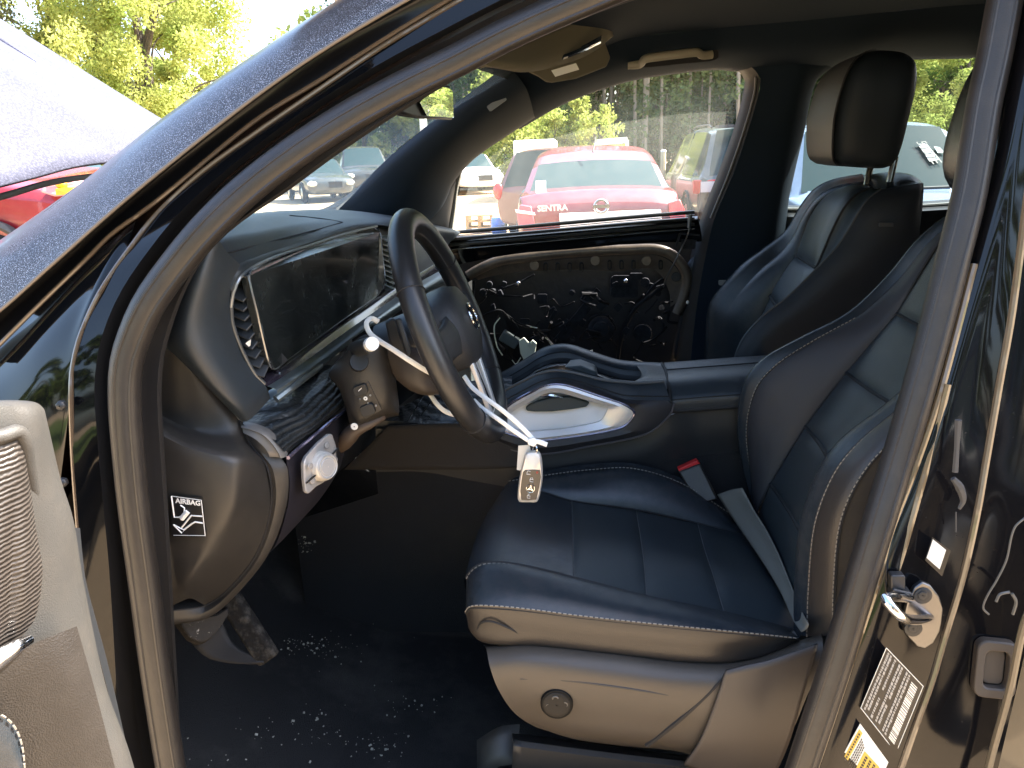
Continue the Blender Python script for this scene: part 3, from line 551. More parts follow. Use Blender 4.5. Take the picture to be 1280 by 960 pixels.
for x in (682, 697, 712, 727, 762, 777, 792, 826):
    y = 329 if x < 740 else 326
    bb = MB().ring(rrect(x, y+5, 2.6, 6, 2.2, YD-.004), rrect(x, y+5.5, 1.5, 4.6, 1.3, YD-.004), (0, .008, 0)); bb.build('rib_slot', 'black', pdr, smooth=False)
for x, y in ((744, 326), (808, 326), (668, 332), (845, 346)):
    MB().disc(U(x, y, YD), (0, -1, 0), .015, .004, 14).build('rubber_plug', 'tanledge' if x != 845 else 'dark', pdr)
# cavity behind, outer skin of the door
MB().sheet([R((540, 300, YD+.10), (640, 292, YD+.10), (760, 284, YD+.10), (895, 272, YD+.10)), R((540, 380, YD+.10), (640, 380, YD+.10), (760, 375, YD+.10), (895, 375, YD+.10)), R((520, 520, YD+.09), (640, 520, YD+.09), (760, 520, YD+.09), (895, 520, YD+.09)), R((500, 660, YD+.03), (640, 660, YD+.03), (760, 660, YD+.03), (915, 660, YD+.03))], 30, 20).build('door_outer_skin', 'pit', pdr)
MB().sheet([R((556, 334, YD), (580, 345, YD), (594, 352, YD)), R((540, 400, YD), (570, 400, YD), (592, 396, YD)), R((530, 470, YD), (570, 470, YD), (600, 470, YD))], 10, 10).build('hinge_side_panel', 'pit', pdr, solid=.004)
MB().sheet([R((858, 330, YD+.01), (868, 320, YD), (890, 305, YD)), R((850, 390, YD+.01), (862, 380, YD), (888, 370, YD)), R((838, 450, YD+.01), (850, 455, YD), (880, 460, YD))], 10, 10).build('latch_side_panel', 'pit', pdr, solid=.004)
# mechanisms
D2 = YD+.05
metal_d = mat('regulator_steel', (.026, .028, .033), .65, 0, .10, 0, None, (40, (.012, .012, .014), .42, .65))
MB().bar(U(688, 434, D2), U(748, 362, D2), .018, .01, (0, -1, 0)).bar(U(700, 424, D2-.008), U(735, 382, D2-.008), .03, .006, (0, -1, 0)).bar(U(731, 372, D2-.012), U(738, 378, D2-.012), .03, .014, (0, -1, 0)).build('window_regulator', metal_d, pdr, smooth=False)
b = MB().disc(U(751, 411, D2), (0, -1, 0), .042, .03, 24, .004).disc(U(751, 411, D2-.03), (0, -1, 0), .026, .012, 20, .003)
b.tube([U(751, 411, D2-.012)+Vector((.047*math.cos(a), 0, .047*math.sin(a))) for a in np.linspace(.5, 2.6, 9)], .003, 6, 24); b.build('speaker_motor', metal_d, pdr)
b = MB()
for x, y in ((648, 354), (782, 351)): b.ell(U(x, y, D2-.03), (.007, .006, .007), 12, 8)
b.build('bright_bolt', 'chrome', pdr)
b = MB()
b.bar(U(620, 364, D2-.02), U(645, 355, D2-.02), .006, .004, (0, -1, 0)).bar(U(650, 353, D2-.02), U(668, 343, D2-.02), .006, .004, (0, -1, 0)).bar(U(615, 369, D2), U(655, 371, D2), .005, .004, (0, -1, 0)).bar(U(688, 400, D2-.02), U(695, 388, D2-.02), .010, .005, (0, -1, 0))
b.prism(rrect(780, 358, 17, 13, 4, D2), (0, -.012, 0)).prism(rrect(777, 350, 11, 6, 2, D2-.013), (0, -.01, 0)).disc(U(806, 353, D2-.01), (0, -1, 0), .016, .008, 14)
b.prism(rrect(678, 373, 6, 6, 2, D2), (0, -.01, 0)).disc(U(604, 365, D2-.03), (0, -1, 0), .012, .02, 12).disc(U(612, 355, D2-.03), (0, -1, 0), .010, .012, 12).prism(rrect(795, 345, 8, 4, 2, D2-.01), (0, -.01, 0)).disc(U(803, 416, D2), (0, -1, 0), .03, .012, 18)
for _ in range(34):
    x0, y0 = random.uniform(605, 838), random.uniform(350, 442)
    if random.random() < .5: b.prism(rrect(x0, y0, random.uniform(2, 7), random.uniform(2, 5), 1.5, D2-random.uniform(-.02, .03), rot=random.uniform(-.8, .8)), (0, -random.uniform(.004, .02), 0))
    else: b.disc(U(x0, y0, D2-random.uniform(-.02, .02)), (random.uniform(-.3, .3), -1, random.uniform(-.2, .3)), random.uniform(.004, .012), .01, 12)
b.build('door_mechanism', metal_d, pdr, kind='stuff', smooth=False)
b = MB()
random.seed(5)
def wire(p, r_=.0025): b.tube(R(*p), r_, 6, 40)
wire([(622, 394, 2.36), (618, 410, 2.34), (621, 430, 2.33), (630, 446, 2.33), (640, 452, 2.34)], .003)
wire([(600, 396, 2.38), (625, 388, 2.36), (640, 402, 2.35), (652, 408, 2.36), (672, 412, 2.37), (688, 428, 2.38), (700, 440, 2.4)], .004)
wire([(632, 392, 2.36), (650, 404, 2.34), (668, 410, 2.35), (680, 420, 2.36), (694, 436, 2.38)], .002)
wire([(640, 400, 2.35), (648, 412, 2.33), (640, 425, 2.33), (634, 440, 2.33), (650, 455, 2.35)], .002)
wire([(828, 358, 2.43), (810, 372, 2.43), (795, 385, 2.44), (783, 405, 2.45), (776, 425, 2.45), (772, 450, 2.45)], .007)
wire([(829, 348, 2.43), (818, 356, 2.43), (809, 367, 2.43)], .004); wire([(822, 374, 2.42), (814, 384, 2.42), (806, 392, 2.42)], .002)
wire([(800, 430, 2.44), (815, 425, 2.44), (828, 415, 2.44), (834, 408, 2.44)], .004); wire([(780, 380, 2.45), (790, 378, 2.45), (795, 384, 2.45), (786, 390, 2.45)], .003)
for _ in range(26):
    x0, y0 = random.uniform(605, 835), random.uniform(352, 440); p_ = [(x0, y0, 2.42)]
    for _k in range(random.randint(2, 4)): p_.append((p_[-1][0]+random.uniform(-18, 18), p_[-1][1]+random.uniform(-10, 14), 2.42+random.uniform(0, .05)))
    wire(p_, random.choice((.0012, .002, .003, .005)))
b.build('wiring_loom', mat('wire_black', (.014, .014, .016), .7, 0, .1), pdr, kind='stuff')
for w_, r_w in (([(625, 397, 2.33), (618, 408, 2.32), (621, 432, 2.31), (628, 444, 2.31)], .0022), ([(640, 450, 2.31), (645, 455, 2.31), (651, 447, 2.31)], .0015), ([(662, 408, 2.33), (672, 410, 2.33)], .0015), ([(682, 422, 2.35), (690, 432, 2.36)], .0012)):
    b = MB(); wire(w_, r_w); b.build('pale_wire', 'offw', pdr)
MB().prism(R((649, 425, 2.34), (655, 421, 2.34), (662, 428, 2.34), (666, 424, 2.34), (671, 428, 2.34), (669, 440, 2.34), (655, 448, 2.34), (651, 440, 2.34)), (0, -.02, 0)).disc(U(662, 430, 2.315), (0, -1, 0), .007, .01, 12).build('white_connector', 'offw', pdr, bevel=.002)
MB().bar(U(627, 418, 2.34), U(647, 430, 2.34), .035, .03, (0, -1, 0)).build('grey_motor_housing', mat('motor_grey', (.10, .12, .125), .45), pdr, bevel=.004)
b = MB(); wire([(862.5, 268, 2.36), (862, 280, 2.36), (860, 292, 2.36), (852, 310, 2.37), (842, 330, 2.38), (834, 345, 2.39), (829, 359, 2.4)], .0022)
b.tube(R((863, 268, 2.36), (861, 285, 2.36)), .006, 8).build('lock_cable', 'steel', pdr)
b = MB().bar(U(845, 308, 2.4), U(850, 292, 2.4), .006, .006, (0, -1, 0)).bar(U(850, 292, 2.4), U(875, 294, 2.4), .006, .004, (0, -1, 0)).bar(U(851, 300, 2.4), U(871, 301, 2.4), .006, .004, (0, -1, 0)).prism(rrect(860, 305, 9, 6, 3, 2.41), (0, -.01, 0))
b.build('door_latch', metal_d, pdr, smooth=False)
MB().ell(U(859.5, 378, 2.38), (.005, .005, .006)).build('latch_pin', 'pale', pdr)
MB().prism(R((735, 441, 2.3), (741, 439, 2.3), (741, 444, 2.3), (735, 446, 2.3)), (0, .02, 0)).build('clip_tab', 'pale', pdr)
wn = R((566, 290, 2.45), (640, 284, 2.45), (720, 278, 2.45), (800, 270, 2.45), (885, 264, 2.45)); wt2 = R((600, 190, 2.36), (668, 143, 2.34), (752, 106, 2.33), (860, 84, 2.33), (940, 80, 2.34))
MB().sheet([wn, [a.lerp(c, .5)+Vector((0, .015, 0)) for a, c in zip(wn, wt2)], wt2], 20, 12).build('passenger_window', 'glass2', suv, label='hazy glass of the front passenger window')
# ---- passenger side B-pillar and rear door
p1 = R((925, 82, 2.33), (937, 96, 2.34), (936, 112, 2.35), (925, 155, 2.37), (905, 212, 2.39), (882, 270, 2.41), (866, 330, 2.42), (855, 390, 2.42), (845, 470, 2.40), (835, 600, 2.36))
p2 = R((935, 80, 2.30), (950, 96, 2.31), (948, 118, 2.32), (936, 160, 2.34), (917, 216, 2.36), (893, 274, 2.38), (880, 330, 2.39), (870, 390, 2.39), (862, 470, 2.37), (855, 600, 2.33))
p3 = R((1000, 74, 2.28), (1000, 96, 2.29), (995, 120, 2.30), (985, 160, 2.32), (975, 216, 2.33), (965, 274, 2.35), (955, 330, 2.36), (945, 390, 2.36), (935, 470, 2.34), (930, 600, 2.30))
p4 = R((1040, 84, 2.33), (1022, 98, 2.35), (1014, 120, 2.36), (1006, 160, 2.37), (993, 216, 2.385), (984, 264, 2.40), (982, 330, 2.41), (975, 390, 2.41), (965, 470, 2.39), (960, 600, 2.35))
bpo = MB().sheet([p2, p3, p4, [p+Vector((.005, .06, 0)) for p in p4]], 50, 20).build('far_b_pillar_trim', 'headliner', suv)
MB().sheet([[p+Vector((-.004, .05, 0)) for p in p1], p1, p2], 50, 8).build('far_door_seal', 'flap', bpo)
MB().tube([a.lerp(c, .55)+Vector((0, -.004, 0)) for a, c in zip(p1, p2)][1:6], .003, 6, 40).build('seal_edge', mat('lip_grey', (.13, .13, .13), .5), bpo)
MB().prism(rrect(903, 353, 5, 3, 1.5, 2.36), (0, -.01, 0)).build('belt_guide', 'greyp', bpo)
d1 = R((978, 262, 2.44), (1040, 262, 2.44), (1100, 260, 2.44), (1160, 257, 2.44), (1230, 252, 2.44)); d2 = R((978, 276, 2.41), (1040, 275, 2.41), (1100, 272, 2.41), (1160, 268, 2.41), (1230, 264, 2.41)); d3 = R((975, 600, 2.40), (1040, 600, 2.40), (1100, 600, 2.40), (1160, 600, 2.40), (1230, 600, 2.40))
rd2 = MB().sheet([[p+Vector((0, .05, 0)) for p in d1], d1, d2, d3], 20, 12).build('rear_passenger_door', 'dark', suv, solid=.01, off=1)
MB().tube(d1, .006, 8, 20).build('window_weatherstrip', 'grey', rd2)
wn = R((978, 266, 2.45), (1060, 266, 2.45), (1150, 262, 2.45), (1260, 254, 2.45)); wt2 = R((1010, 76, 2.36), (1090, 70, 2.36), (1170, 64, 2.36), (1260, 60, 2.36))
MB().sheet([wn, wt2], 10, 6).build('rear_window_pane', 'glass3', rd2)
q1 = R((1225, 62, 2.35), (1222, 90, 2.36), (1216, 140, 2.38), (1208, 200, 2.40), (1200, 262, 2.41), (1190, 600, 2.38)); MB().sheet([q1, [p+Vector((.09, .0, 0)) for p in q1], [p+Vector((1.2, -.05, 0)) for p in q1]], 20, 10).build('rear_quarter_trim', 'headliner', suv)
# rear of the cabin, mostly out of view
b = MB().sheet([[Vector((2.75, .95, 1.68)), Vector((2.75, 2.35, 1.68))], [Vector((2.95, .95, 1.2)), Vector((2.95, 2.4, 1.2))], [Vector((3.0, .95, .4)), Vector((3.0, 2.4, .4))]], 6, 8); b.build('tailgate_trim', 'headliner', suv)
b = MB().sheet([[Vector((1.35, 1.0, .72)), Vector((1.35, 2.3, .72))], [Vector((1.80, 1.0, .76)), Vector((1.80, 2.3, .76))], [Vector((1.95, 1.0, 1.1)), Vector((1.95, 2.3, 1.1))], [Vector((2.05, 1.0, 1.32)), Vector((2.05, 2.3, 1.32))]], 16, 20)
b.build('rear_bench', 'leather', suv, solid=.06)
b = MB().sheet([[Vector((.72, .86, .40)), Vector((.76, .90, .75)), Vector((.86, .935, 1.1)), Vector((.95, .97, 1.4)), Vector((1.0, .985, 1.70))], [Vector((1.05, .90, .40)), Vector((1.06, .92, .75)), Vector((1.08, .95, 1.1)), Vector((1.1, .98, 1.4)), Vector((1.1, .985, 1.70))], [Vector((2.9, .90, .40)), Vector((2.9, .92, .75)), Vector((2.9, .95, 1.1)), Vector((2.9, .98, 1.4)), Vector((2.9, .985, 1.70))]], 16, 10)
b.build('rear_side_wall', 'paint', suv, solid=.01)
# ---- floor, firewall, sill
b = MB().sheet([[Vector((-.75, y, .40)) for y in (.84, 1.2, 1.6, 2.0, 2.42)], [Vector((-.2, y, .37)) for y in (.84, 1.2, 1.6, 2.0, 2.42)], [Vector((.6, y, .37)) for y in (.84, 1.2, 1.6, 2.0, 2.42)], [Vector((3, y, .40)) for y in (.84, 1.2, 1.6, 2.0, 2.42)]], 60, 60)
flo = b.build('floor_mat', 'carpet', suv, label='dirty black carpet in the driver footwell')
MB().sheet([[Vector((-.42, y, .375)) for y in (.86, 1.5, 2.4)], [Vector((-.66, y, .48)) for y in (.86, 1.5, 2.4)], [Vector((-.80, y, .72)) for y in (.86, 1.5, 2.4)], [Vector((-.85, y, 1.15)) for y in (.86, 1.5, 2.4)]], 20, 20).build('firewall_carpet', 'carpet', suv)
b = MB().sheet([R((196, 760, .92), (204, 850, .90), (210, 960, .89)), R((235, 770, .93), (240, 860, .91), (250, 970, .90)), R((270, 760, 1.02), (290, 860, 1.0), (300, 970, .98))], 10, 10)
MB().sheet([[Vector((x, .80, .44)) for x in (-.6, 0, .6)], [Vector((x, .84, .47)) for x in (-.6, 0, .6)], [Vector((x, .90, .46)) for x in (-.6, 0, .6)], [Vector((x, .93, .37)) for x in (-.6, 0, .6)]], 10, 12).build('door_sill', 'hard', suv)
MB().sheet([[Vector((-.80, y, .70)) for y in (.86, 1.6, 2.4)], [Vector((-.72, y, .9)) for y in (.86, 1.6, 2.4)], [Vector((-.60, y, 1.13)) for y in (.92, 1.6, 2.36)]], 12, 12).build('bulkhead', 'black', suv)
MB().sheet([[Vector((-1.0, 2.46, .38)), Vector((-.2, 2.46, .38))], [Vector((-1.0, 2.46, .8)), Vector((-.2, 2.46, .8))], [Vector((-1.0, 2.46, 1.16)), Vector((-.3, 2.46, 1.16))]], 10, 10).build('kick_panel', 'black', suv)
# pedals
MB().prism(R((222, 776, .99), (245, 773, 1.0), (270, 768, 1.02), (286, 758, 1.04), (286, 768, 1.03), (275, 785, 1.02), (262, 800, 1.0), (250, 803, .99), (238, 797, .985)), (-.02, .02, -.02)).build('foot_rest_pedal', mat('worn_pedal', (.025, .023, .021), .7, 0, .2, 0, (120, .6, 'noise', .003), (160, (.4, .38, .34), .62, .7)), suv, bevel=.003)
b = MB().bar(U(285, 745, 1.06), U(337, 825, 1.03), .036, .022, (0, -1, .3)); b.build('brake_pedal', mat('dusty_rubber', (.012, .0115, .011), .85, 0, .15, 0, (120, .8, 'noise', .004), (45, (.07, .066, .058), .48, .72)), suv, bevel=.006)
b = MB().sheet([R((278, 775, 1.05), (288, 800, 1.04), (305, 815, 1.03), (330, 822, 1.03)), R((240, 805, 1.02), (262, 823, 1.02), (300, 830, 1.02), (330, 829, 1.02))], 10, 6); b.build('pedal_bracket', 'black', suv, solid=.008)

# ================================================================== dashboard
top_c = R((283, 360, .985), (292, 336, .995), (318, 322, 1.06), (388, 299, 1.38), (440, 282, 1.63), (470, 279, 1.76), (500, 285, 1.88), (560, 305, 2.30))
top_b = R((240, 318, .955), (275, 298, 1.02), (318, 290, 1.15), (380, 278, 1.48), (436, 272, 1.74), (480, 272, 1.92), (515, 276, 2.05), (575, 290, 2.36))
top_a = R((250, 286, 1.02), (280, 275, 1.2), (316, 267.5, 1.45), (365, 264, 1.82), (419, 263.5, 2.18), (448, 267, 2.24), (474, 272, 2.28), (530, 285, 2.38))
dash = MB().sheet([[p+Vector((-.02, 0, -.05)) for p in top_a], top_a, top_b, top_c, [p+Vector((.001, 0, -.003)) for p in top_c]], 60, 30).build('dashboard', 'soft', suv, label='black dashboard with wide dusty screen')
lp = R((290, 366, .992), (299, 346, 1.0), (328, 327, 1.08), (388, 305.5, 1.38), (440, 289, 1.63), (470, 282.5, 1.765))
MB().sheet([top_c[:6], [a.lerp(c, .5)+Vector((.005, -.002, -.001)) for a, c in zip(top_c, lp)], lp, [p+Vector((-.014, .002, -.004)) for p in lp], [p+Vector((-.02, .004, -.05)) for p in lp]], 60, 14).build('screen_hood_underside', 'soft', dash)
MB().tube([U(289, 384, .99)]+[p+Vector((.003, -.003, 0)) for p in lp], .0024, 8, 80).build('screen_hood_edge', mat('edge_silver', (.30, .32, .33), .3, .6), dash)
bul = [R((262, 283, .95), (272, 298, .95), (284, 315, .97), (300, 331, 1.0)), R((228, 330, .94), (250, 343, .925), (270, 352, .945), (290, 356, .99)), R((210, 390, .935), (235, 400, .915), (262, 402, .94), (288, 388, .99)),
       R((202, 425, .935), (238, 438, .915), (270, 445, .94), (301, 440, 1.0)), R((225, 450, .945), (258, 473, .93), (288, 480, .95), (319, 468, 1.01)), R((262, 487, .965), (285, 503, .95), (305, 508, .965), (333, 484, 1.02)), R((298, 524, .985), (304, 527, .98), (314, 523, .985), (338, 498, 1.03))]
MB().sheet(bul, 30, 40).build('dash_end_pod', 'soft', dash)
MB().tube(R((206, 426, .94), (238, 453, .945), (272, 490, .96), (300, 524, .982)), .0018, 6, 30).build('pod_seam', 'grey', dash)
# side cover with the airbag label
ec = [R((203, 424, .972), (214, 434, .968), (226, 444, .968), (234, 451, .972), (240, 457, .98)), R((199, 470, .972), (222, 480, .968), (246, 487, .972), (258, 486, .978), (270, 486, .99)), R((198, 508, .972), (226, 520, .968), (258, 530, .972), (282, 528, .98), (302, 527, .996)),
      R((198, 520, .968), (229, 536, .964), (268, 546, .966), (292, 546, .974), (312, 554, .996)), R((199, 538, .925), (235, 556, .920), (280, 567, .920), (304, 570, .934), (328, 574, .99)), R((200, 550, .918), (238, 566, .913), (285, 578, .913), (306, 582, .930), (334, 586, .992)), R((203, 622, .912), (246, 627, .908), (286, 632, .909), (304, 634, .930), (339, 634, .99)),
      R((209, 690, .915), (240, 688, .912), (264, 684, .914), (284, 688, .935), (320, 694, .99)), R((214, 732, .922), (232, 727, .918), (246, 720, .922), (258, 728, .945), (284, 738, .99)), R((216, 757, .95), (226, 752, .948), (238, 748, .95), (248, 752, .965), (256, 757, .99))]
ecm = MB().sheet(ec, 40, 60).build('dash_side_cover', 'hard', dash)
I_ = R((300, 526, .99), (312, 554, .992), (334, 584, .988), (339, 632, .988), (320, 694, .988), (284, 738, .988), (256, 757, .988), (216, 763, .96)); O_ = R((345, 560, 1.0), (350, 570, 1.0), (360, 588, 1.0), (358, 632, 1.0), (338, 688, 1.0), (302, 736, 1.0), (262, 771, .99), (216, 781, .97))
MB().sheet([[p+Vector((-.005, .02, 0)) for p in I_], I_, [a.lerp(c, .5)+Vector((0, -.008, 0)) for a, c in zip(I_, O_)], O_, [p+Vector((-.05, .06, 0)) for p in O_]], 50, 14).build('dash_side_frame', 'hard', dash)
MB().tube(I_, .0015, 6, 50).build('cover_gap', 'black', dash)
# airbag label: flat print on a sticker
q = [(213, 619), (253, 622), (257, 671), (215, 670)]; ZL = .9075
alab = MB().prism(R(*[(x, y, ZL-.001) for x, y in q]), (0, -.0010, 0)).build('airbag_label', 'label', ecm and dash, smooth=False)
def LP(u, v, d=.0024): x, y = bil([(213, 619), (253, 624), (257, 671), (215, 670)], u, v); return U(x, y, ZL-d)
x_ = LP(1, .1)-LP(0, .1); y_ = LP(.5, 0)-LP(.5, 1)
tt = text('airbag_word', 'AIRBAG', 'white', dash, LP(.54, .125), x_, y_, .0100, .0002, .0003, sx=.98)
b = MB()
def ln(p, r_=.0009): b.tube([LP(*t) for t in p], r_, 4, 0)
ln([(.02, .02), (.96, .03)], .0005); ln([(.96, .03), (.99, .97)], .0005); ln([(.99, .97), (.05, .98)], .0004); ln([(.03, .03), (.09, .53), (.22, .53)], .0012); ln([(.30, .22), (.42, .28), (.40, .40), (.30, .50), (.22, .53)], .0011)
ln([(.30, .78), (.62, .46), (.95, .46)], .0012); ln([(.36, .84), (.60, .68), (.72, .62), (.95, .64)], .0012); ln([(.06, .72), (.10, .76), (.30, .92), (.38, .84), (.26, .80), (.06, .72)], .0011); b.tube([LP(.52, .36), LP(.32, .56)], .0034, 8, 0)
b.build('airbag_pictogram', 'white', dash, kind='stuff')
# screen, vents
scr = R((311, 345, 1.0), (318, 337, 1.03), (388, 309, 1.37), (440, 292, 1.62), (470, 284, 1.755), (475, 290, 1.757), (478, 320, 1.752), (481, 345, 1.745), (480, 355, 1.735), (472, 368, 1.70), (430, 398, 1.50), (385, 430, 1.27), (350, 456, 1.08), (343, 461, 1.045), (337, 456, 1.02), (330, 430, 1.01), (320, 385, 1.0))
sc = MB().prism(scr, (-.012, .002, 0)).build('screen', 'screen', dash, smooth=False)
MB().tube(scr, .002, 6, 120, closed=True).build('screen_bezel', mat('bezel_silver', (.22, .23, .24), .25, .8), dash)
# faint dials seen in the dark display and dried drip marks
b = MB(); gm = mat('display_ghost', (.02, .022, .02), .6)
def sp(u, v, d=.0035): x = 311+u*165; t = 345-u*60; bt = 462-u*105; Y = 1.0+u*.75; return U(x, t+(bt-t)*v, Y)+Vector((d, -d*.3, 0))
for cu, cv, r_ in ((.19, .22, .085), (.56, .20, .06)):
    b.tube([sp(cu+r_*.8*math.cos(a), cv-r_*1.6*math.sin(a)) for a in np.linspace(.2, 3.0, 10)], .0012, 5, 24)
for i in range(26):
    u = random.uniform(.1, .5); v = random.uniform(.62, .9); b.ell(sp(u, v), (.001, .0014, random.uniform(.001, .0035)), 6, 5)
for i in range(8): u = random.uniform(.1, .9); v = random.uniform(.15, .7); b.ell(sp(u, v), (.001, .0014, random.uniform(.002, .006)), 6, 5)
b.build('screen_smudges', gm, dash, kind='stuff')
b = MB().sheet([R((283, 384, 1.03), (286, 420, 1.03), (300, 455, 1.04), (322, 482, 1.05)), R((296, 345, 1.06), (310, 400, 1.06), (322, 440, 1.06), (338, 470, 1.07)), R((314, 330, 1.08), (330, 380, 1.08), (345, 430, 1.08), (360, 450, 1.08))], 10, 6)
b.build('vent_cavity', 'black', dash)
for i in range(9):
    t = i/8; a = (292+25*t**1.4-4*(1-t)*t, 372+95*t); c = (305+21*t, 358+90*t)
    MB().bar(U(a[0], a[1]+1, .998+.012*t), U(c[0], c[1], 1.018+.01*t), .03, .0035, (.35, 0, 1)).build('vent_slat', mat('vent_slat', (.03, .033, .036), .35) if i == 0 else bpy.data.materials['vent_slat'], dash, bevel=.001)
MB().prism(R((309, 428, .996), (314, 424, 1.0), (313, 432, 1.0)), (0, -.006, 0)).build('vent_tab', 'pale', dash)
MB().tube(R((289, 384, .99), (291, 405, .992), (302, 436, 1.0), (318, 466, 1.01), (331, 480, 1.02)), .0028, 8, 40).build('vent_edge', mat('edge_dark', (.10, .11, .12), .3, .5), dash)
b = MB().sheet([R((472, 285, 1.80), (480, 330, 1.80), (486, 372, 1.79)), R((500, 290, 1.93), (505, 330, 1.93), (508, 365, 1.92))], 6, 6); b.build('vent_cavity', 'black', dash)
for i in range(11):
    y = 298+i*6.6; MB().bar(U(479+i*.9, y+1.2, 1.775), U(497+i*.7, y-2, 1.885), .025, .004, (.5, 0, 1)).build('vent_slat', mat('vent_slat_light', (.30, .31, .29), .35, .3) if i == 0 else bpy.data.materials['vent_slat_light'], dash, bevel=.001)
bpy.context.view_layer.update()
for ln_ in (((266, 321), (285, 316), (304, 311), (350, 299), (400, 286), (428, 278)), ((428, 278), (410, 274.5), (385, 271.5), (362, 269.5))):
    pts_ = [on(dash, x, y, .0008) for x, y in ln_]; pts_ = [p for p in pts_ if p is not None]
    if len(pts_) > 2: MB().tube(pts_, .0013, 5, 40).build('speaker_panel_seam', 'black', dash)
# lower dash: bright strip, recess, ribbed wood, cap, purple-black panel, light switches
T0 = R((330, 480, 1.02), (343, 468, 1.045), (385, 436, 1.27), (430, 404, 1.50), (478, 372, 1.70), (508, 352, 1.86), (560, 320, 2.25)); T1 = R((334, 483, 1.02), (352, 472, 1.05), (392, 444, 1.27), (436, 412, 1.50), (482, 380, 1.70), (512, 360, 1.86), (565, 330, 2.25)); T2 = R((341, 499, 1.025), (362, 484, 1.05), (402, 458, 1.27), (446, 424, 1.5), (490, 396, 1.70), (522, 372, 1.86), (575, 345, 2.25))
MB().sheet([[p+Vector((-.02, 0, .005)) for p in T0], T0, T1], 50, 8).build('screen_base_strip', mat('plum_gloss', (.022, .018, .026), .2, 0, .5, .4), dash)
MB().sheet([T1, [a.lerp(c, .5)+Vector((.012, -.003, .004)) for a, c in zip(T1, T2)], T2, [p+Vector((-.03, .005, -.004)) for p in T2]], 50, 14).build('silver_trim_strip', mat('trim_bluegrey', (.16, .19, .20), .34, .7), dash)
MB().tube(R((345, 499, 1.022), (366, 483, 1.05), (392, 464, 1.2), (400, 457, 1.26)), .006, 8).build('strip_end_cap', mat('trim_bluegrey2', (.12, .145, .155), .34, .6), dash)
MB().sheet([R((330, 500, 1.10), (400, 455, 1.32), (470, 420, 1.6), (540, 380, 1.9), (590, 350, 2.3)), R((340, 560, 1.12), (420, 510, 1.34), (480, 480, 1.62), (540, 450, 1.9), (590, 430, 2.3)), R((330, 640, 1.10), (410, 600, 1.34), (470, 550, 1.6), (530, 510, 1.9), (580, 480, 2.3))], 20, 12).build('dash_recess', 'black', dash)
W0 = R((304, 529, 1.0), (322, 516, 1.04), (345, 500, 1.08), (372, 484, 1.15), (398, 470, 1.22), (420, 458, 1.30)); W2 = R((356, 570, 1.0), (372, 556, 1.04), (392, 540, 1.08), (410, 525, 1.14), (424, 514, 1.20), (434, 506, 1.25))
MB().sheet([[p+Vector((-.02, .01, 0)) for p in W0], W0, [a.lerp(c, .4)+Vector((.012, -.012, .010)) for a, c in zip(W0, W2)], [a.lerp(c, .8)+Vector((.014, -.012, .004)) for a, c in zip(W0, W2)], W2], 30, 24).build('ribbed_wood_trim', 'wood', dash)
MB().tube([p+Vector((.006, -.004, -.001)) for p in W2], .0030, 8, 30).build('trim_line', mat('violet_chrome', (.42, .38, .55), .25, .9), dash)
K0 = R((303, 530, .992), (318, 533, .99), (334, 540, .99), (346, 552, .99), (354, 564, .99), (357, 571, .99)); K1 = R((304, 541, .985), (316, 547, .982), (324, 553, .982), (331, 560, .982), (335, 566, .982), (337, 571, .985))
MB().sheet([[p+Vector((0, .01, 0)) for p in K0], K0, [a.lerp(c, .25)+Vector((0, -.006, 0)) for a, c in zip(K0, K1)], [a.lerp(c, .35)+Vector((0, -.002, 0)) for a, c in zip(K0, K1)], K1], 20, 14).build('trim_end_cap', mat('cap_grey', (.13, .122, .112), .42, .1), dash)
V0 = R((357, 572, 1.0), (374, 558, 1.04), (394, 542, 1.08), (412, 527, 1.14), (426, 516, 1.20), (437, 507, 1.25)); V1 = R((362, 600, 1.0), (380, 596, 1.04), (400, 582, 1.08), (416, 562, 1.14), (428, 545, 1.20), (438, 528, 1.25)); V2 = R((358, 640, 1.0), (374, 634, 1.04), (392, 618, 1.08), (408, 602, 1.14), (420, 586, 1.20), (430, 566, 1.25)); V3 = R((338, 690, 1.0), (356, 672, 1.05), (376, 650, 1.10), (394, 630, 1.16), (408, 610, 1.22), (420, 590, 1.28))
MB().sheet([V0, V1, V2, V3, [p+Vector((-.06, .03, -.02)) for p in V3]], 30, 24).build('knee_panel', mat('plum_dark', (.022, .020, .026), .4, 0, .5), dash)
ls = R((375, 579, 1.012), (379, 570, 1.018), (394, 553, 1.055), (407, 542, 1.085), (412, 543, 1.095), (416, 556, 1.105), (417, 577, 1.105), (413, 588, 1.09), (401, 603, 1.06), (392, 608, 1.04), (382, 617, 1.015), (378, 615, 1.008), (376, 600, 1.008))
MB().prism(ls, (.008, -.008, .003)).build('light_switch_panel', 'greyp', dash, bevel=.003, smooth=False)
axk = Vector((.85, -.5, .12)).normalized(); kc = U(398, 582, 1.045)
b = MB().disc(kc+axk*.002, axk, .0225, .012, 24).disc(kc+axk*.012, axk, .0205, .008, 24); b.build('light_switch_knob', 'silverp', dash)
kb = MB().disc(kc+axk*.018, axk, .013, .004, 20); kb.tube([kc+axk*.021+(axk.orthogonal().normalized()*math.cos(a)+axk.cross(axk.orthogonal().normalized())*math.sin(a))*.017 for a in np.linspace(0, 2*math.pi, 16)[:-1]], .0014, 6, 32, closed=True); kb.build('knob_face', 'greyp', dash)
b = MB()
for x, y in ((381, 582), (384, 600), (402, 556), (411, 562), (412, 574)): b.disc(U(x, y, 1.0+.0017*(x-376)*1.6)+axk*.012, axk, .005, .0012, 10)
b.build('switch_button', mat('button_grey', (.34, .32, .30), .4, .3), dash)
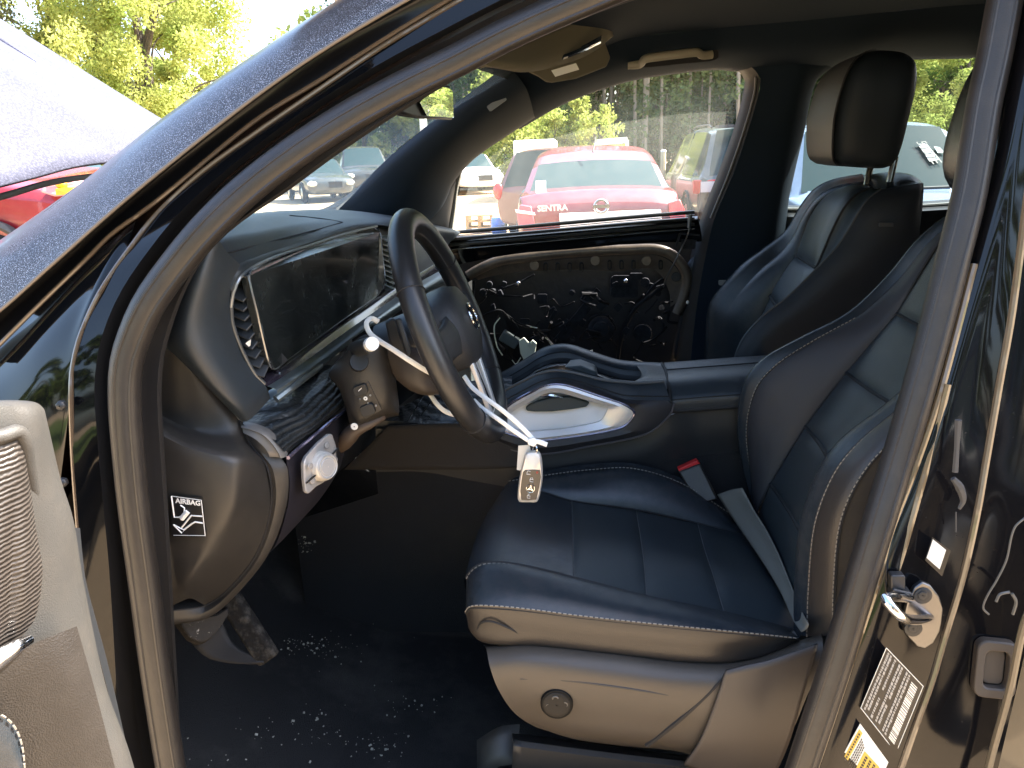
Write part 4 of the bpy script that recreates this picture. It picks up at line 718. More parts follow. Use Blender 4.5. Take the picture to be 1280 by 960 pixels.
b = MB(); b.bar(U(376, 603, 1.008)+axk*.012, U(389, 592, 1.03)+axk*.012, .002, .002, axk).bar(U(406, 570, 1.08)+axk*.012, U(416, 560, 1.10)+axk*.012, .002, .002, axk); b.build('button_gap', 'black', dash)
# far dash, glovebox face behind the wheel
MB().sheet([R((520, 352, 1.9), (545, 336, 2.15), (566, 326, 2.34)), R((530, 385, 1.9), (555, 372, 2.1), (580, 362, 2.34)), R((540, 440, 1.88), (575, 420, 2.1), (596, 412, 2.34)), R((548, 500, 1.84), (580, 490, 2.05), (600, 480, 2.34))], 16, 16).build('glovebox', mat('glovebox_grey', (.07, .08, .082), .5, 0, .4, 0, (1500, .3, 'cell', .0005)), dash)
MB().sheet([top_c[6:], T0[5:]], 20, 8).build('dash_right_face', 'soft', dash)
# ================================================================== steering column and wheel
col = MB().sheet([R((436, 438, 1.17), (447, 424, 1.165), (460, 418, 1.165), (475, 424, 1.17), (484, 440, 1.185)), R((412, 466, 1.17), (432, 462, 1.155), (455, 455, 1.15), (478, 460, 1.16), (493, 472, 1.185)), R((424, 484, 1.17), (436, 490, 1.152), (458, 488, 1.148), (482, 488, 1.158), (497, 500, 1.19)), R((432, 505, 1.17), (442, 512, 1.152), (460, 512, 1.15), (482, 508, 1.16), (498, 514, 1.19)), R((438, 530, 1.175), (448, 529, 1.16), (462, 524, 1.16), (480, 518, 1.17), (498, 515, 1.19)), R((440, 535, 1.25), (450, 533, 1.25), (463, 528, 1.25), (480, 522, 1.25), (498, 518, 1.25))], 30, 30).build('steering_column', 'hard', suv, label='brown-black plastic steering column shroud with stalk', solid=.004)
MB().sheet([R((470, 425, 1.19), (492, 420, 1.2), (520, 405, 1.22), (545, 400, 1.25)), R((484, 450, 1.18), (505, 450, 1.17), (530, 450, 1.17), (552, 450, 1.2)), R((494, 470, 1.18), (508, 474, 1.165), (530, 474, 1.165), (556, 474, 1.2)), R((504, 480, 1.19), (514, 486, 1.175), (533, 490, 1.17), (560, 487, 1.2)), R((510, 484, 1.23), (518, 489, 1.23), (534, 493, 1.23), (560, 490, 1.24))], 24, 20).build('column_collar', mat('collar_plastic', (.045, .036, .03), .5, 0, .4), col, solid=.004)
MB().sheet([R((440, 424, 1.25), (470, 405, 1.25), (510, 395, 1.25)), R((445, 470, 1.3), (480, 470, 1.3), (520, 460, 1.3)), R((440, 530, 1.25), (480, 520, 1.25), (520, 490, 1.25))], 8, 8).build('column_core', 'black', col)
MB().tube([U(449, 455, 1.165), U(449, 452, 1.14)], [.016, .014], 14, 0).build('tilt_knob', 'dark', col)
MB().tube([U(444, 437, 1.20), U(452, 434, 1.12), U(463, 431, 1.06)], [.013, .0125, .0115], 16).build('indicator_stalk', 'dark', col)
MB().tube([U(463.3, 430.5, 1.06), U(465.5, 429.5, 1.05)], [.0105, .0098], 16, 0, sq=None).build('stalk_end', mat('stalk_end_white', (.8, .8, .78), .4), col)
pl_ = MB().prism(R((441, 486, 1.148), (461, 476, 1.148), (478, 512, 1.15), (457, 524, 1.15)), (0, -.002, 0)).build('stalk_switch_panel', mat('panel_brown', (.03, .026, .023), .45), col, bevel=.001)
MB().prism(rrect(451, 487, 9, 6.5, 4, 1.146, rot=-.35), (0, -.004, 0)).prism(rrect(460, 512, 9, 7, 4, 1.147, rot=-.35), (0, -.004, 0)).build('seat_switch', 'dark', col, bevel=.001)
b = MB()
for x, y, r_ in ((457, 498, .0035), (463, 494, .0014), (450, 499, .0012), (460, 504, .0013), (470, 507, .0014), (465, 515, .0012), (443, 533, .006)): b.disc(U(x, y, 1.145), (0, -1, 0), r_, .001, 10)
b.bar(U(448, 489, 1.141), U(452, 485, 1.141), .0012, .0006, (0, -1, 0)); b.build('switch_symbols', 'white', col, kind='stuff')
MB().tube(R((424, 560, 1.22), (434, 548, 1.18), (445, 537, 1.17), (465, 528, 1.17), (480, 520, 1.18)), [.010, .014, .014, .010, .006], 10, 30).build('column_lower_trim', mat('trim_brown', (.075, .055, .042), .5), col)
# paddle and cruise stalk blades
MB().prism(R((481, 402, 1.17), (488, 396, 1.17), (494, 398, 1.17), (500, 420, 1.16), (510, 440, 1.16), (508, 447, 1.16), (497, 442, 1.16), (486, 425, 1.165)), (.004, -.012, 0)).build('paddle_shifter', 'dark', col, bevel=.003)
MB().prism(R((493, 397, 1.15), (500, 396, 1.15), (514, 438, 1.14), (512, 444, 1.14), (506, 442, 1.14)), (.004, -.010, 0)).build('cruise_stalk', 'dark', col, bevel=.003)

WC = U(566, 408, 1.23); tau = math.radians(20.5)
wn = Vector((math.cos(tau), 0, math.sin(tau))); wx = Vector((0, 1, 0)); wy = wn.cross(wx)
if wy.z < 0: wy = -wy
WM = Matrix((wx, wy, wn)).transposed().to_4x4(); WM.translation = WC
RW, rw = .181, .0208
def rimarc(a0, a1, n, closed=False, r=rw):
    return MB().tube([Vector((RW*math.cos(a), RW*math.sin(a)*(1.0 if math.sin(a) > -.8 else .99), 0)) for a in np.linspace(a0, a1, n)[:(-1 if closed else None)]], r, 20, 120, closed=closed, sq=(r*1.06, r*.92), up=(0, 0, 1))
whl = rimarc(0, 2*math.pi, 33, True).build('steering_wheel', 'leather_wheel', suv, xf=WM, label='black leather steering wheel with a cable tie round it')
b = MB()
for a in (.52, 2.62, 3.9, -.76):       # seams between rim sections
    c = Vector((RW*math.cos(a), RW*math.sin(a), 0)); rd_ = c.normalized()
    b.tube([c+rd_*rw*1.05*math.cos(t)+Vector((0, 0, rw*.94*math.sin(t))) for t in np.linspace(0, 2*math.pi, 17)[:-1]], .0011, 5, 48, closed=True)
b.build('rim_seam', 'black', whl, xf=WM)
st_in = [Vector(((RW-rw*1.0)*math.cos(a), (RW-rw*1.0)*math.sin(a), .004)) for a in np.linspace(.5, 2.7, 40)]
P = [WM @ p for p in st_in]; stitches(P, whl, 'thread2', .006, .004, .0008, .0006)
# hub: padded shield
rows = []
for h, s in ((-.035, .80), (-.02, 1.0), (.008, 1.0), (.024, .90), (.033, .62), (.036, .30), (.036, .01)):
    rows.append([[.080*s*(abs(math.cos(a))**.8)*np.sign(math.cos(a)), (.062*s if math.sin(a) > 0 else .074*s)*(abs(math.sin(a))**.85)*np.sign(math.sin(a))+.003, h] for a in np.linspace(0, 2*math.pi, 32, endpoint=False)])
hub = MB().raw(np.array(rows), True).build('hub_pad', mat('hub_leather', (.028, .028, .029), .45, 0, .45, 0, (1500, .4, 'cell', .0006)), whl, xf=WM)
MB().disc((0, 0, -.12), (0, 0, 1), .05, .11, 20).build('column_boss', 'dark', whl, xf=WM)
for s in (-1, 1):
    b = MB().sheet([[(s*.062, .030, .004), (s*.085, .026, .010), (s*.12, .022, .008), (s*.168, .024, .002)], [(s*.068, .0, .014), (s*.09, .0, .018), (s*.12, .0, .014), (s*.166, .0, .004)], [(s*.062, -.034, .004), (s*.085, -.030, .010), (s*.12, -.026, .008), (s*.165, -.026, .002)]], 16, 10)
    b.build('side_spoke', 'hub_leather' if False else bpy.data.materials['hub_leather'], whl, xf=WM, solid=.012)
b = MB()
for s in (1,):
    b.tube([(s*.082, .024, .016), (s*.125, .02, .014), (s*.128, -.02, .014), (s*.082, -.026, .016)], .0018, 6, 40, closed=True)
    b.bar((s*.09, 0, .019), (s*.124, 0, .016), .002, .002, (0, 0, 1)); b.bar((s*.106, .02, .017), (s*.106, -.02, .017), .002, .002, (0, 0, 1))
b.build('spoke_button_frame', 'chrome', whl, xf=WM)
b = MB()
for s in (-1, 1):
    b.bar((s*.034, -.060, .012), (s*.024, -.166, .004), .014, .008, (0, 0, 1))
b.bar((-.020, -.163, .004), (.020, -.163, .004), .012, .006, (0, 0, 1)); b.build('lower_spoke', 'silver', whl, xf=WM, bevel=.002)
MB().prism([(-.026, -.068, .004), (.026, -.068, .004), (.016, -.160, .0), (-.016, -.160, .0)], (0, 0, .006)).build('lower_spoke_filler', 'gloss', whl, xf=WM, smooth=False)
b = MB().tube([(.021*math.cos(a), .021*math.sin(a)+.004, .038) for a in np.linspace(0, 2*math.pi, 25)[:-1]], .0022, 8, 48, closed=True)
for a in (90, 210, 330): a = math.radians(a); b.prism([(.019*math.cos(a), .019*math.sin(a)+.004, .037), (.005*math.cos(a+1.05), .005*math.sin(a+1.05)+.004, .037), (.005*math.cos(a-1.05), .005*math.sin(a-1.05)+.004, .037)], (0, 0, .003))
b.build('star_emblem', 'chrome', whl, xf=WM)
# ================================================================== driver seat
seat_l = 'black leather driver seat with grey stitching'
c0 = R((628, 612, 1.42), (606, 648, 1.28), (592, 685, 1.14), (584, 716, 1.05)); c1 = R((650, 608, 1.42), (638, 640, 1.28), (630, 675, 1.14), (622, 703, 1.05)); c2 = R((715, 627, 1.40), (716, 655, 1.28), (717, 690, 1.14), (718, 722, 1.05))
c3 = R((795, 638, 1.40), (800, 668, 1.28), (805, 705, 1.14), (808, 745, 1.05)); c4 = R((872, 655, 1.40), (880, 685, 1.28), (892, 722, 1.14), (905, 766, 1.05)); c5 = R((932, 668, 1.40), (952, 700, 1.28), (978, 742, 1.14), (1005, 793, 1.05))
b = MB().sheet([[p+Vector((.03, 0, -.12)) for p in c0], [p+Vector((-.004, 0, -.03)) for p in c0], c0, c1, c2], 24, 30)
ds = b.build('driver_seat', 'leather', suv, label=seat_l)
for a, c in ((c2, c3), (c3, c4), (c4, c5)): MB().sheet([a, [p.lerp(q_, .5) for p, q_ in zip(a, c)], c], 22, 18, pillow=.006, power=6).build('cushion_flute', 'leather_perf', ds)
S1 = R((583, 722, 1.05), (590, 712, 1.05), (604, 704, 1.05), (630, 703, 1.05), (670, 710, 1.05), (718, 722, 1.05), (808, 745, 1.05), (905, 766, 1.05), (965, 780, 1.05), (1008, 793, 1.05))
S2 = R((582, 765, .99), (587, 759, .975), (597, 757, .968), (625, 758, .965), (665, 762, .965), (718, 769, .965), (808, 779, .965), (890, 787, .965), (950, 793, .965), (996, 798, .98))
MB().sheet([S1, [a.lerp(c, .5) for a, c in zip(S1, S2)], S2], 60, 14, pillow=.012, power=3).build('outer_bolster', 'leather', ds)
S3 = R((586, 785, 1.0), (592, 793, .99), (602, 800, .985), (630, 803, .98), (665, 803, .98), (718, 808, .98), (808, 818, .98), (890, 824, .98), (950, 819, .98), (1000, 800, .99))
MB().sheet([S2, [a.lerp(c, .5) for a, c in zip(S2, S3)], S3, [p+Vector((0, .03, -.005)) for p in S3]], 60, 14, pillow=.008, power=3).build('cushion_side', mat('side_leather', (.032, .028, .025), .31, 0, .5, 0, (900, .35, 'cell', .0006)), ds)
stitches([p.lerp(q_, .03) for p, q_ in zip(S1, S2)], ds); stitches([p+Vector((0, -.004, .003)) for p in S2], ds, pitch=.0075, r=.001)
MB().tube(S1, .0022, 6, 60).build('seam_groove', 'black', ds); MB().tube([p.lerp(q_, .06) for p, q_ in zip(S2, S3)], .0018, 6, 60).build('seam_groove', 'black', ds)
for c in (c2, c3, c4): stitches([p+Vector((0, 0, .002)) for p in c], ds, 'thread2', .006, .004, .0008)
MB().tube(R((606, 800, .98), (600, 795, .982), (597, 786, .978), (603, 778, .968), (615, 777, .963), (640, 787, .967), (660, 800, .975)), .0016, 6, 30).build('seam_groove', 'black', ds)
i1 = R((628, 612, 1.42), (650, 609, 1.42), (682, 616, 1.41), (715, 626, 1.40), (795, 637, 1.40), (872, 654, 1.40), (935, 670, 1.40)); i2 = R((636, 602, 1.46), (660, 598, 1.46), (700, 592, 1.46), (735, 588, 1.46), (790, 586, 1.46), (850, 604, 1.46), (915, 644, 1.46)); i3 = R((644, 598, 1.475), (668, 592, 1.48), (705, 585, 1.485), (738, 581, 1.485), (790, 580, 1.485), (848, 597, 1.485), (918, 640, 1.48))
MB().sheet([i1, [a.lerp(c, .5) for a, c in zip(i1, i2)], i2], 50, 12, pillow=.01, power=3).build('inner_bolster', 'leather', ds)
MB().sheet([i2, i3, [p+Vector((0, .01, -.15)) for p in i3]], 50, 10).build('cushion_inner_side', 'leather', ds)
stitches([p+Vector((0, -.002, .002)) for p in i2], ds); MB().tube(i1, .002, 6, 50).build('seam_groove', 'black', ds)
# backrest
B0 = R((952, 668, 1.47), (930, 592, 1.475), (922, 535, 1.475), (929, 480, 1.475), (952, 449, 1.475), (1000, 423, 1.475), (1060, 392, 1.47), (1108, 346, 1.46), (1148, 298, 1.45), (1185, 268, 1.44), (1240, 235, 1.43), (1300, 215, 1.42))
B1_ = R((958, 668, 1.45), (940, 592, 1.45), (934, 535, 1.448), (946, 485, 1.445), (972, 455, 1.44), (1015, 427, 1.435), (1072, 396, 1.43), (1122, 352, 1.43), (1160, 307, 1.42), (1198, 276, 1.41), (1252, 242, 1.4), (1310, 222, 1.4))
B2_ = R((938, 670, 1.39), (946, 640, 1.385), (963, 605, 1.38), (1007, 533, 1.38), (1047, 480, 1.38), (1085, 435, 1.38), (1121, 392, 1.38), (1145, 350, 1.38), (1178, 300, 1.38), (1220, 265, 1.37), (1270, 240, 1.36), (1320, 225, 1.36))
br = MB().sheet([[p+Vector((.05, .02, -.01)) for p in B0], [p+Vector((.012, .008, 0)) for p in B0], B0, [a.lerp(c, .5)+Vector((-.008, 0, .006)) for a, c in zip(B0, B1_)], B1_], 70, 16).build('driver_backrest_bolster', 'leather', ds)
MB().sheet([B1_, [a.lerp(c, .5) for a, c in zip(B1_, B2_)], B2_], 70, 16, pillow=.006, power=4).build('backrest_inner_bolster', mat('bolster_leather', (.030, .029, .032), .5, 0, .4, 0, (900, .35, 'cell', .0006)), ds)
stitches([p+Vector((-.002, -.002, 0)) for p in B1_[:7]], ds); MB().tube(B1_, .0016, 6, 60).build('seam_groove', 'black', ds); MB().tube(B2_, .0025, 6, 60).build('seam_groove', 'black', ds)
def seam(a, c): return [U(*a), U(*a).lerp(U(*c), .33)+Vector((.006, 0, -.006)), U(*a).lerp(U(*c), .67)+Vector((.006, 0, -.006)), U(*c)]
sm = [seam((938, 668, 1.39), (992, 760, 1.08)), seam((963, 605, 1.38), (1001, 665, 1.08)), seam((1007, 533, 1.38), (1034, 570, 1.08)), seam((1058, 466, 1.38), (1112, 503, 1.08)), seam((1121, 392, 1.38), (1196, 426, 1.08)), seam((1178, 300, 1.38), (1262, 330, 1.08)), seam((1270, 240, 1.36), (1330, 260, 1.10))]
for a, c in zip(sm[:-1], sm[1:]): MB().sheet([a, [p.lerp(q_, .5) for p, q_ in zip(a, c)], c], 18, 18, pillow=.007, power=6).build('backrest_panel', 'leather_perf', ds)
b = MB()
for s_ in sm[1:-1]: b.tube(s_, .0035, 6, 20)
b.build('panel_seam', 'black', ds)
B3 = R((996, 795, 1.06), (995, 740, 1.08), (1000, 665, 1.08), (1012, 620, 1.08), (1034, 570, 1.08), (1060, 541, 1.08), (1112, 503, 1.08), (1196, 426, 1.08), (1262, 330, 1.08), (1330, 260, 1.10))
B4 = R((1008, 795, 1.0), (1010, 735, 1.01), (1016, 665, 1.01), (1028, 622, 1.01), (1048, 582, 1.01), (1076, 550, 1.01), (1125, 509, 1.01), (1205, 440, 1.01), (1272, 350, 1.01), (1338, 275, 1.03))
B5 = R((1040, 795, .975), (1041, 735, .975), (1047, 665, .972), (1061, 620, .97), (1084, 582, .97), (1111, 553, .97), (1160, 507, .97), (1232, 450, .97), (1292, 370, .97), (1352, 290, .98))
B6 = R((1100, 800, .97), (1100, 740, .968), (1105, 680, .966), (1118, 635, .965), (1140, 600, .964), (1165, 575, .963), (1210, 535, .963), (1270, 480, .963), (1330, 400, .965), (1390, 320, .97))
MB().sheet([B3, [a.lerp(c, .5)+Vector((-.012, -.004, .004)) for a, c in zip(B3, B4)], B4], 60, 12).build('backrest_outer_bolster', 'leather', ds)
MB().sheet([B4, [a.lerp(c, .5) for a, c in zip(B4, B5)], B5], 60, 10, pillow=.004, power=3).build('backrest_stitched_band', bpy.data.materials['side_leather'], ds)
MB().sheet([B5, B6, [p+Vector((.05, .03, 0)) for p in B6]], 60, 10).build('backrest_side_panel', 'hard', ds)
stitches([p+Vector((0, -.002, 0)) for p in B4[:8]], ds, pitch=.007); stitches([p+Vector((0, -.002, 0)) for p in B5[:8]], ds, pitch=.007)
MB().tube(B4, .0014, 6, 60).build('seam_groove', 'black', ds); MB().tube([p+Vector((.003, -.001, 0)) for p in B5], .0018, 6, 60).build('seam_groove', 'black', ds)
MB().ell(U(1274, 150, 1.28), (.068, .13, .125), 24, 16, .7, Matrix.Rotation(.2, 3, 'Y')).build('driver_headrest', 'leather', ds)
# lower side shield, knob, slit
sh = MB().sheet([R((604, 806, 1.0), (660, 803, .995), (760, 813, .99), (860, 824, .99), (930, 822, .99), (1026, 792, .985)), R((608, 812, .975), (660, 808, .97), (760, 819, .965), (860, 831, .965), (930, 830, .965), (1028, 800, .965)), R((612, 832, .955), (662, 826, .948), (760, 838, .945), (860, 850, .945), (930, 850, .945), (1028, 825, .95)), R((622, 860, .95), (666, 855, .942), (760, 862, .94), (860, 876, .94), (925, 884, .94), (1008, 872, .945)),
                 R((642, 890, .957), (686, 888, .948), (760, 896, .945), (858, 907, .945), (918, 918, .945), (985, 922, .95)), R((668, 908, .968), (704, 917, .962), (768, 925, .958), (852, 934, .958), (890, 946, .958), (940, 965, .96)), R((690, 914, 1.0), (718, 924, 1.0), (774, 932, 1.0), (850, 940, 1.0), (880, 952, 1.0), (930, 975, 1.0))], 60, 40).build('seat_side_shield', mat('shield_brown', (.060, .050, .040), .38, 0, .45, 0, (2000, .3, 'cell', .0004)), ds)
MB().tube(R((650, 849, .9435), (690, 849, .9425), (760, 857, .9405), (830, 868, .9405), (852, 873, .9425)), [.0006, .0018, .002, .0018, .0005], 6, 40).build('shield_crease', 'dark', ds)
MB().tube(R((906, 842, .944), (902, 850, .943), (880, 872, .942), (845, 903, .945), (808, 932, .957)), [.0015, .003, .004, .0042, .0035], 6, 40).build('shield_slit', 'black', ds)
MB().sheet([R((907, 838, .938), (930, 832, .935), (965, 824, .934), (1022, 805, .94)), R((895, 875, .935), (920, 875, .932), (955, 872, .932), (1005, 862, .94)), R((875, 925, .938), (900, 925, .936), (935, 925, .937), (985, 930, .945)), R((855, 955, .95), (880, 965, .95), (915, 975, .95), (960, 985, .955))], 20, 20).build('belt_anchor_cover', mat('anchor_brown', (.05, .042, .037), .45, 0, .45), ds, solid=.004)
ax = Vector((0, -1, .12)); kn = U(696, 877, .944)
MB().disc(kn, ax, .0235, .008, 28, .001).build('lumbar_knob', mat('knob_black', (.004, .004, .004), .55, 0, .15), ds)
b = MB()
for a in (0, 90, 180, 270): a = math.radians(a+8); o_ = kn+Vector((math.cos(a)*.0115, -.0085, math.sin(a)*.0115)); b.tube([o_+Vector((math.cos(t)*.004, 0, math.sin(t)*.004)) for t in np.linspace(a-1.5, a+1.5, 9)], .0013, 5, 14)
MB().disc(kn+ax.normalized()*.006, ax, .0195, .0035, 24).build('lumbar_knob_face', mat('knob_brown', (.016, .014, .012), .5, 0, .2), ds); b.build('knob_symbol', mat('symbol_grey', (.10, .09, .075), .5), ds)
rl = MB().sheet([R((640, 919, 1.03), (700, 926, 1.03), (780, 937, 1.03), (865, 948, 1.03)), R((642, 928, .985), (700, 936, .985), (780, 946, .985), (862, 955, .985)), R((640, 958, .985), (700, 965, .985), (780, 975, .985), (860, 985, .985)), R((642, 1000, 1.0), (700, 1005, 1.0), (780, 1015, 1.0), (860, 1020, 1.0))], 20, 16, lin_v=True).build('seat_rail', mat('rail_dark', (.035, .033, .031), .4, .2), ds, solid=.006)
MB().sheet([R((596, 925, 1.06), (625, 908, 1.06), (650, 905, 1.06)), R((596, 990, 1.03), (620, 960, 1.02), (645, 955, 1.02))], 8, 8, pillow=.01).build('rail_end_cover', 'hard', ds)
# belt webbing and buckle
blt = MB().sheet([R((896, 624, 1.45), (914, 618, 1.42), (927, 616, 1.39)), R((914, 652, 1.40), (930, 646, 1.37), (940, 641, 1.34)), R((936, 684, 1.30), (950, 677, 1.28), (958, 671, 1.26)), R((958, 718, 1.19), (968, 710, 1.18), (973, 702, 1.17)), R((975, 748, 1.11), (983, 742, 1.10), (986, 735, 1.095)), R((990, 782, 1.04), (997, 778, 1.03), (1000, 770, 1.025)), R((1000, 797, .99), (1007, 793, .98), (1009, 787, .978))], 10, 40)
blt.v = [tuple(Vector(p)+Vector((0, -.004, .012))) for p in blt.v]; blt.build('seat_belt', 'webbing', suv, solid=.0014, label='dusty grey seat belt lying across the cushion')
bk = MB().prism(R((846, 584, 1.50), (873, 574, 1.50), (895, 618, 1.47), (870, 625, 1.47)), (0, -.024, 0)).build('seat_belt_buckle', 'hard', suv, bevel=.004)
MB().prism(R((846, 583, 1.495), (870, 572, 1.495), (874, 577, 1.495), (849, 588, 1.495)), (0, -.016, 0)).build('buckle_button', 'red', bk, bevel=.0015)
# ================================================================== centre console
YN, YF = 1.50, 1.77
n1 = R((600, 506, 1.52), (620, 496, 1.515), (637, 486, 1.51), (655, 477, 1.505), (672, 469, 1.50), (687, 465, 1.50), (702, 465, 1.50), (720, 468, 1.50), (753, 476, 1.50), (780, 479, 1.505), (796, 480, 1.51), (830, 478, 1.52))
n2 = R((602, 520, 1.495), (622, 508, 1.49), (638, 500, 1.488), (658, 489, 1.485), (675, 480, 1.482), (688, 476, 1.48), (702, 475, 1.48), (720, 478, 1.48), (753, 489, 1.48), (780, 499, 1.48), (800, 500, 1.482), (838, 501, 1.49))
n0 = [p+Vector((0, .030, -.004)) for p in n1]
con = MB().sheet([[p+Vector((0, .004, -.022)) for p in n0], n0, n1, n2], 60, 20).build('centre_console', 'soft', suv, label='black centre console with bright silver opening frame')
MB().tube([a.lerp(c, .75)+Vector((0, -.001, 0)) for a, c in zip(n1, n2)], .0012, 5, 60).build('console_seam', 'black', con)
so_o = R((620, 527, 1.475), (631, 511, 1.475), (639, 504, 1.475), (659, 493, 1.475), (674, 485, 1.475), (687, 480, 1.475), (700, 480, 1.475), (711, 482, 1.475), (750, 495, 1.475), (780, 505, 1.475), (790, 511, 1.475), (793, 518, 1.475), (785, 529, 1.475), (775, 535, 1.475), (736, 543, 1.475), (684, 550, 1.475), (672, 551, 1.475), (655, 548, 1.475), (636, 542, 1.475), (624, 536, 1.475))
so_i = R((632, 525, 1.477), (636, 519, 1.477), (642, 514, 1.477), (662, 503, 1.477), (672, 497, 1.477), (683, 492, 1.477), (698, 491, 1.477), (710, 494, 1.477), (738, 502, 1.477), (757, 507, 1.477), (760, 510, 1.477), (759, 514, 1.477), (754, 523, 1.477), (748, 528, 1.477), (709, 536, 1.477), (680, 539, 1.477), (662, 540, 1.477), (652, 539, 1.477), (641, 536, 1.477), (634, 531, 1.477))
P_o = spl(so_o, 80, closed=True)[:-1]; P_i = spl(so_i, 80, closed=True)[:-1]
fr = MB(); Gm = np.stack([P_o+np.array((0, .02, 0)), P_o, P_o*.6+P_i*.4+np.array((0, -.005, 0)), P_i+np.array((0, .002, 0)), P_i+np.array((0, .03, -.002))])
fr.raw(Gm, True).build('silver_frame', 'silver', con)
MB().tube([Vector(p) for p in P_o[::4]], .0028, 8, 120, closed=True).build('frame_edge', mat('violet_chrome2', (.30, .27, .36), .2, .9), con)
# leather round the frame, down to the lower edge
le = R((585, 540, 1.49), (600, 547, 1.488), (647, 564, 1.482), (684, 567, 1.48), (741, 557, 1.48), (779, 550, 1.48), (803, 544, 1.48), (819, 536, 1.482), (838, 517, 1.487), (842, 505, 1.49))
nn = spl(n2, 40); ll = spl(le, 40)
cenp = np.array(list(U(712, 515, 1.485)))
ang = np.linspace(0, 2*np.pi, 81)[:-1]
# outer contour for the ring: upper edge n2 then lower edge back
oc = np.vstack([nn, ll[::-1]])
d_o = oc-cenp; ao = np.arctan2(d_o[:, 2], d_o[:, 0]); d_i = P_o-cenp; ai = np.arctan2(d_i[:, 2], d_i[:, 0])
io = np.argsort(ao); ii = np.argsort(ai); aa = np.linspace(-np.pi, np.pi, 121)[:-1]
def polar(a, pts, idx): A = np.concatenate([a[idx]-2*np.pi, a[idx], a[idx]+2*np.pi]); Q = np.vstack([pts[idx]]*3); return np.stack([np.interp(aa, A, Q[:, c]) for c in range(3)], 1)
O_r = polar(ao, oc, io); I_r = polar(ai, P_o, ii)
mid = O_r*.45+I_r*.55+np.array((0, -.008, 0))
MB().raw(np.stack([I_r+np.array((0, .006, 0)), I_r, mid, O_r]), True).build('console_side_leather', mat('console_leather', (.026, .025, .028), .5, 0, .4, 0, (900, .3, 'cell', .0006)), con)
# pocket behind the frame: pale tray and dark insert
MB().sheet([R((624, 534, 1.482), (650, 544, 1.482), (690, 543, 1.482), (730, 537, 1.482), (758, 527, 1.482), (766, 508, 1.482)), R((626, 520, 1.492), (655, 522, 1.50), (690, 522, 1.505), (725, 517, 1.50), (748, 514, 1.496), (766, 505, 1.485)), R((628, 500, 1.515), (655, 495, 1.52), (690, 488, 1.525), (725, 490, 1.52), (750, 496, 1.512), (768, 500, 1.50))], 30, 20).build('pocket_tray', mat('tray_silver', (.85, .84, .82), .35, 0), con)
MB().prism([U(x, y, 1.508) for x, y in ((657, 508), (662, 504), (672, 500), (690, 495), (712, 494), (730, 499), (737, 502), (733, 507), (715, 510), (690, 513), (668, 513), (659, 512))], (0, -.012, .001)).build('pocket_insert', mat('rubber_blue', (.035, .05, .058), .55), con, bevel=.003)
MB().tube(R((677, 495, 1.492), (688, 494, 1.49), (703, 497, 1.492)), [.003, .005, .002], 8).build('chrome_tab', 'chrome', con)
# tray, far rail, rounded rear end
f1_ = R((600, 482, 1.80), (620, 471, 1.79), (640, 460, 1.78), (660, 448, 1.775), (676, 438, 1.77), (694, 432, 1.77), (712, 432, 1.77), (737, 440, 1.77), (772, 451, 1.77), (800, 454, 1.76), (822, 455, 1.745), (836, 457, 1.74))
f2_ = [p+Vector((0, -.035, -.008)) for p in f1_]; f3_ = [p+Vector((0, -.045, -.07)) for p in f1_]
MB().sheet([[p+Vector((0, .02, -.12)) for p in f1_], f1_, f2_, f3_], 60, 20).build('console_far_rail', 'soft', con)
MB().tube([p+Vector((0, -.004, .001)) for p in f1_], .0032, 8, 60).build('rail_piping', mat('piping', (.07, .075, .08), .45), con); MB().tube(f2_, .0012, 5, 50).build('console_seam', 'black', con)
MB().tube([p+Vector((0, .002, .0015)) for p in n1], .003, 8, 60).build('rail_piping', bpy.data.materials['piping'], con)
zb = -.020
MB().sheet([[p+Vector((0, 0, zb)) for p in n0], [p+Vector((0, -.04, zb)) for p in f1_]], 30, 6).build('console_tray', 'gloss', con)
MB().prism([U(x, y, 1.64) for x, y in ((686, 466), (702, 459), (726, 457), (744, 464), (748, 470), (730, 472), (700, 472))], (0, .08, -.006)).build('cup_holder_cover', mat('cup_cover', (.06, .075, .08), .5), con, bevel=.003)
b = MB()
for x, y in ((677, 463), (689, 459), (697, 460)): b.disc(U(x, y, 1.70), (0, -1, .6), .004, .001, 8)
b.build('tray_symbols', 'greyp', con)
MB().sheet([R((780, 479, 1.505), (796, 480, 1.51), (815, 482, 1.515), (834, 486, 1.52)), R((794, 476, 1.53), (806, 472, 1.55), (820, 472, 1.56), (834, 474, 1.56)), R((802, 468, 1.60), (810, 464, 1.62), (822, 464, 1.64), (833, 465, 1.64)), R((796, 457, 1.72), (806, 456, 1.73), (820, 456, 1.735), (830, 456, 1.74))], 20, 20).build('console_rear_deck', 'soft', con)
MB().sheet([R((796, 476, 1.535), (801, 471, 1.56), (803, 468, 1.58)), R((794, 480, 1.535), (798, 478, 1.56), (800, 476, 1.58))], 8, 6).build('chrome_pull', 'chrome', con)
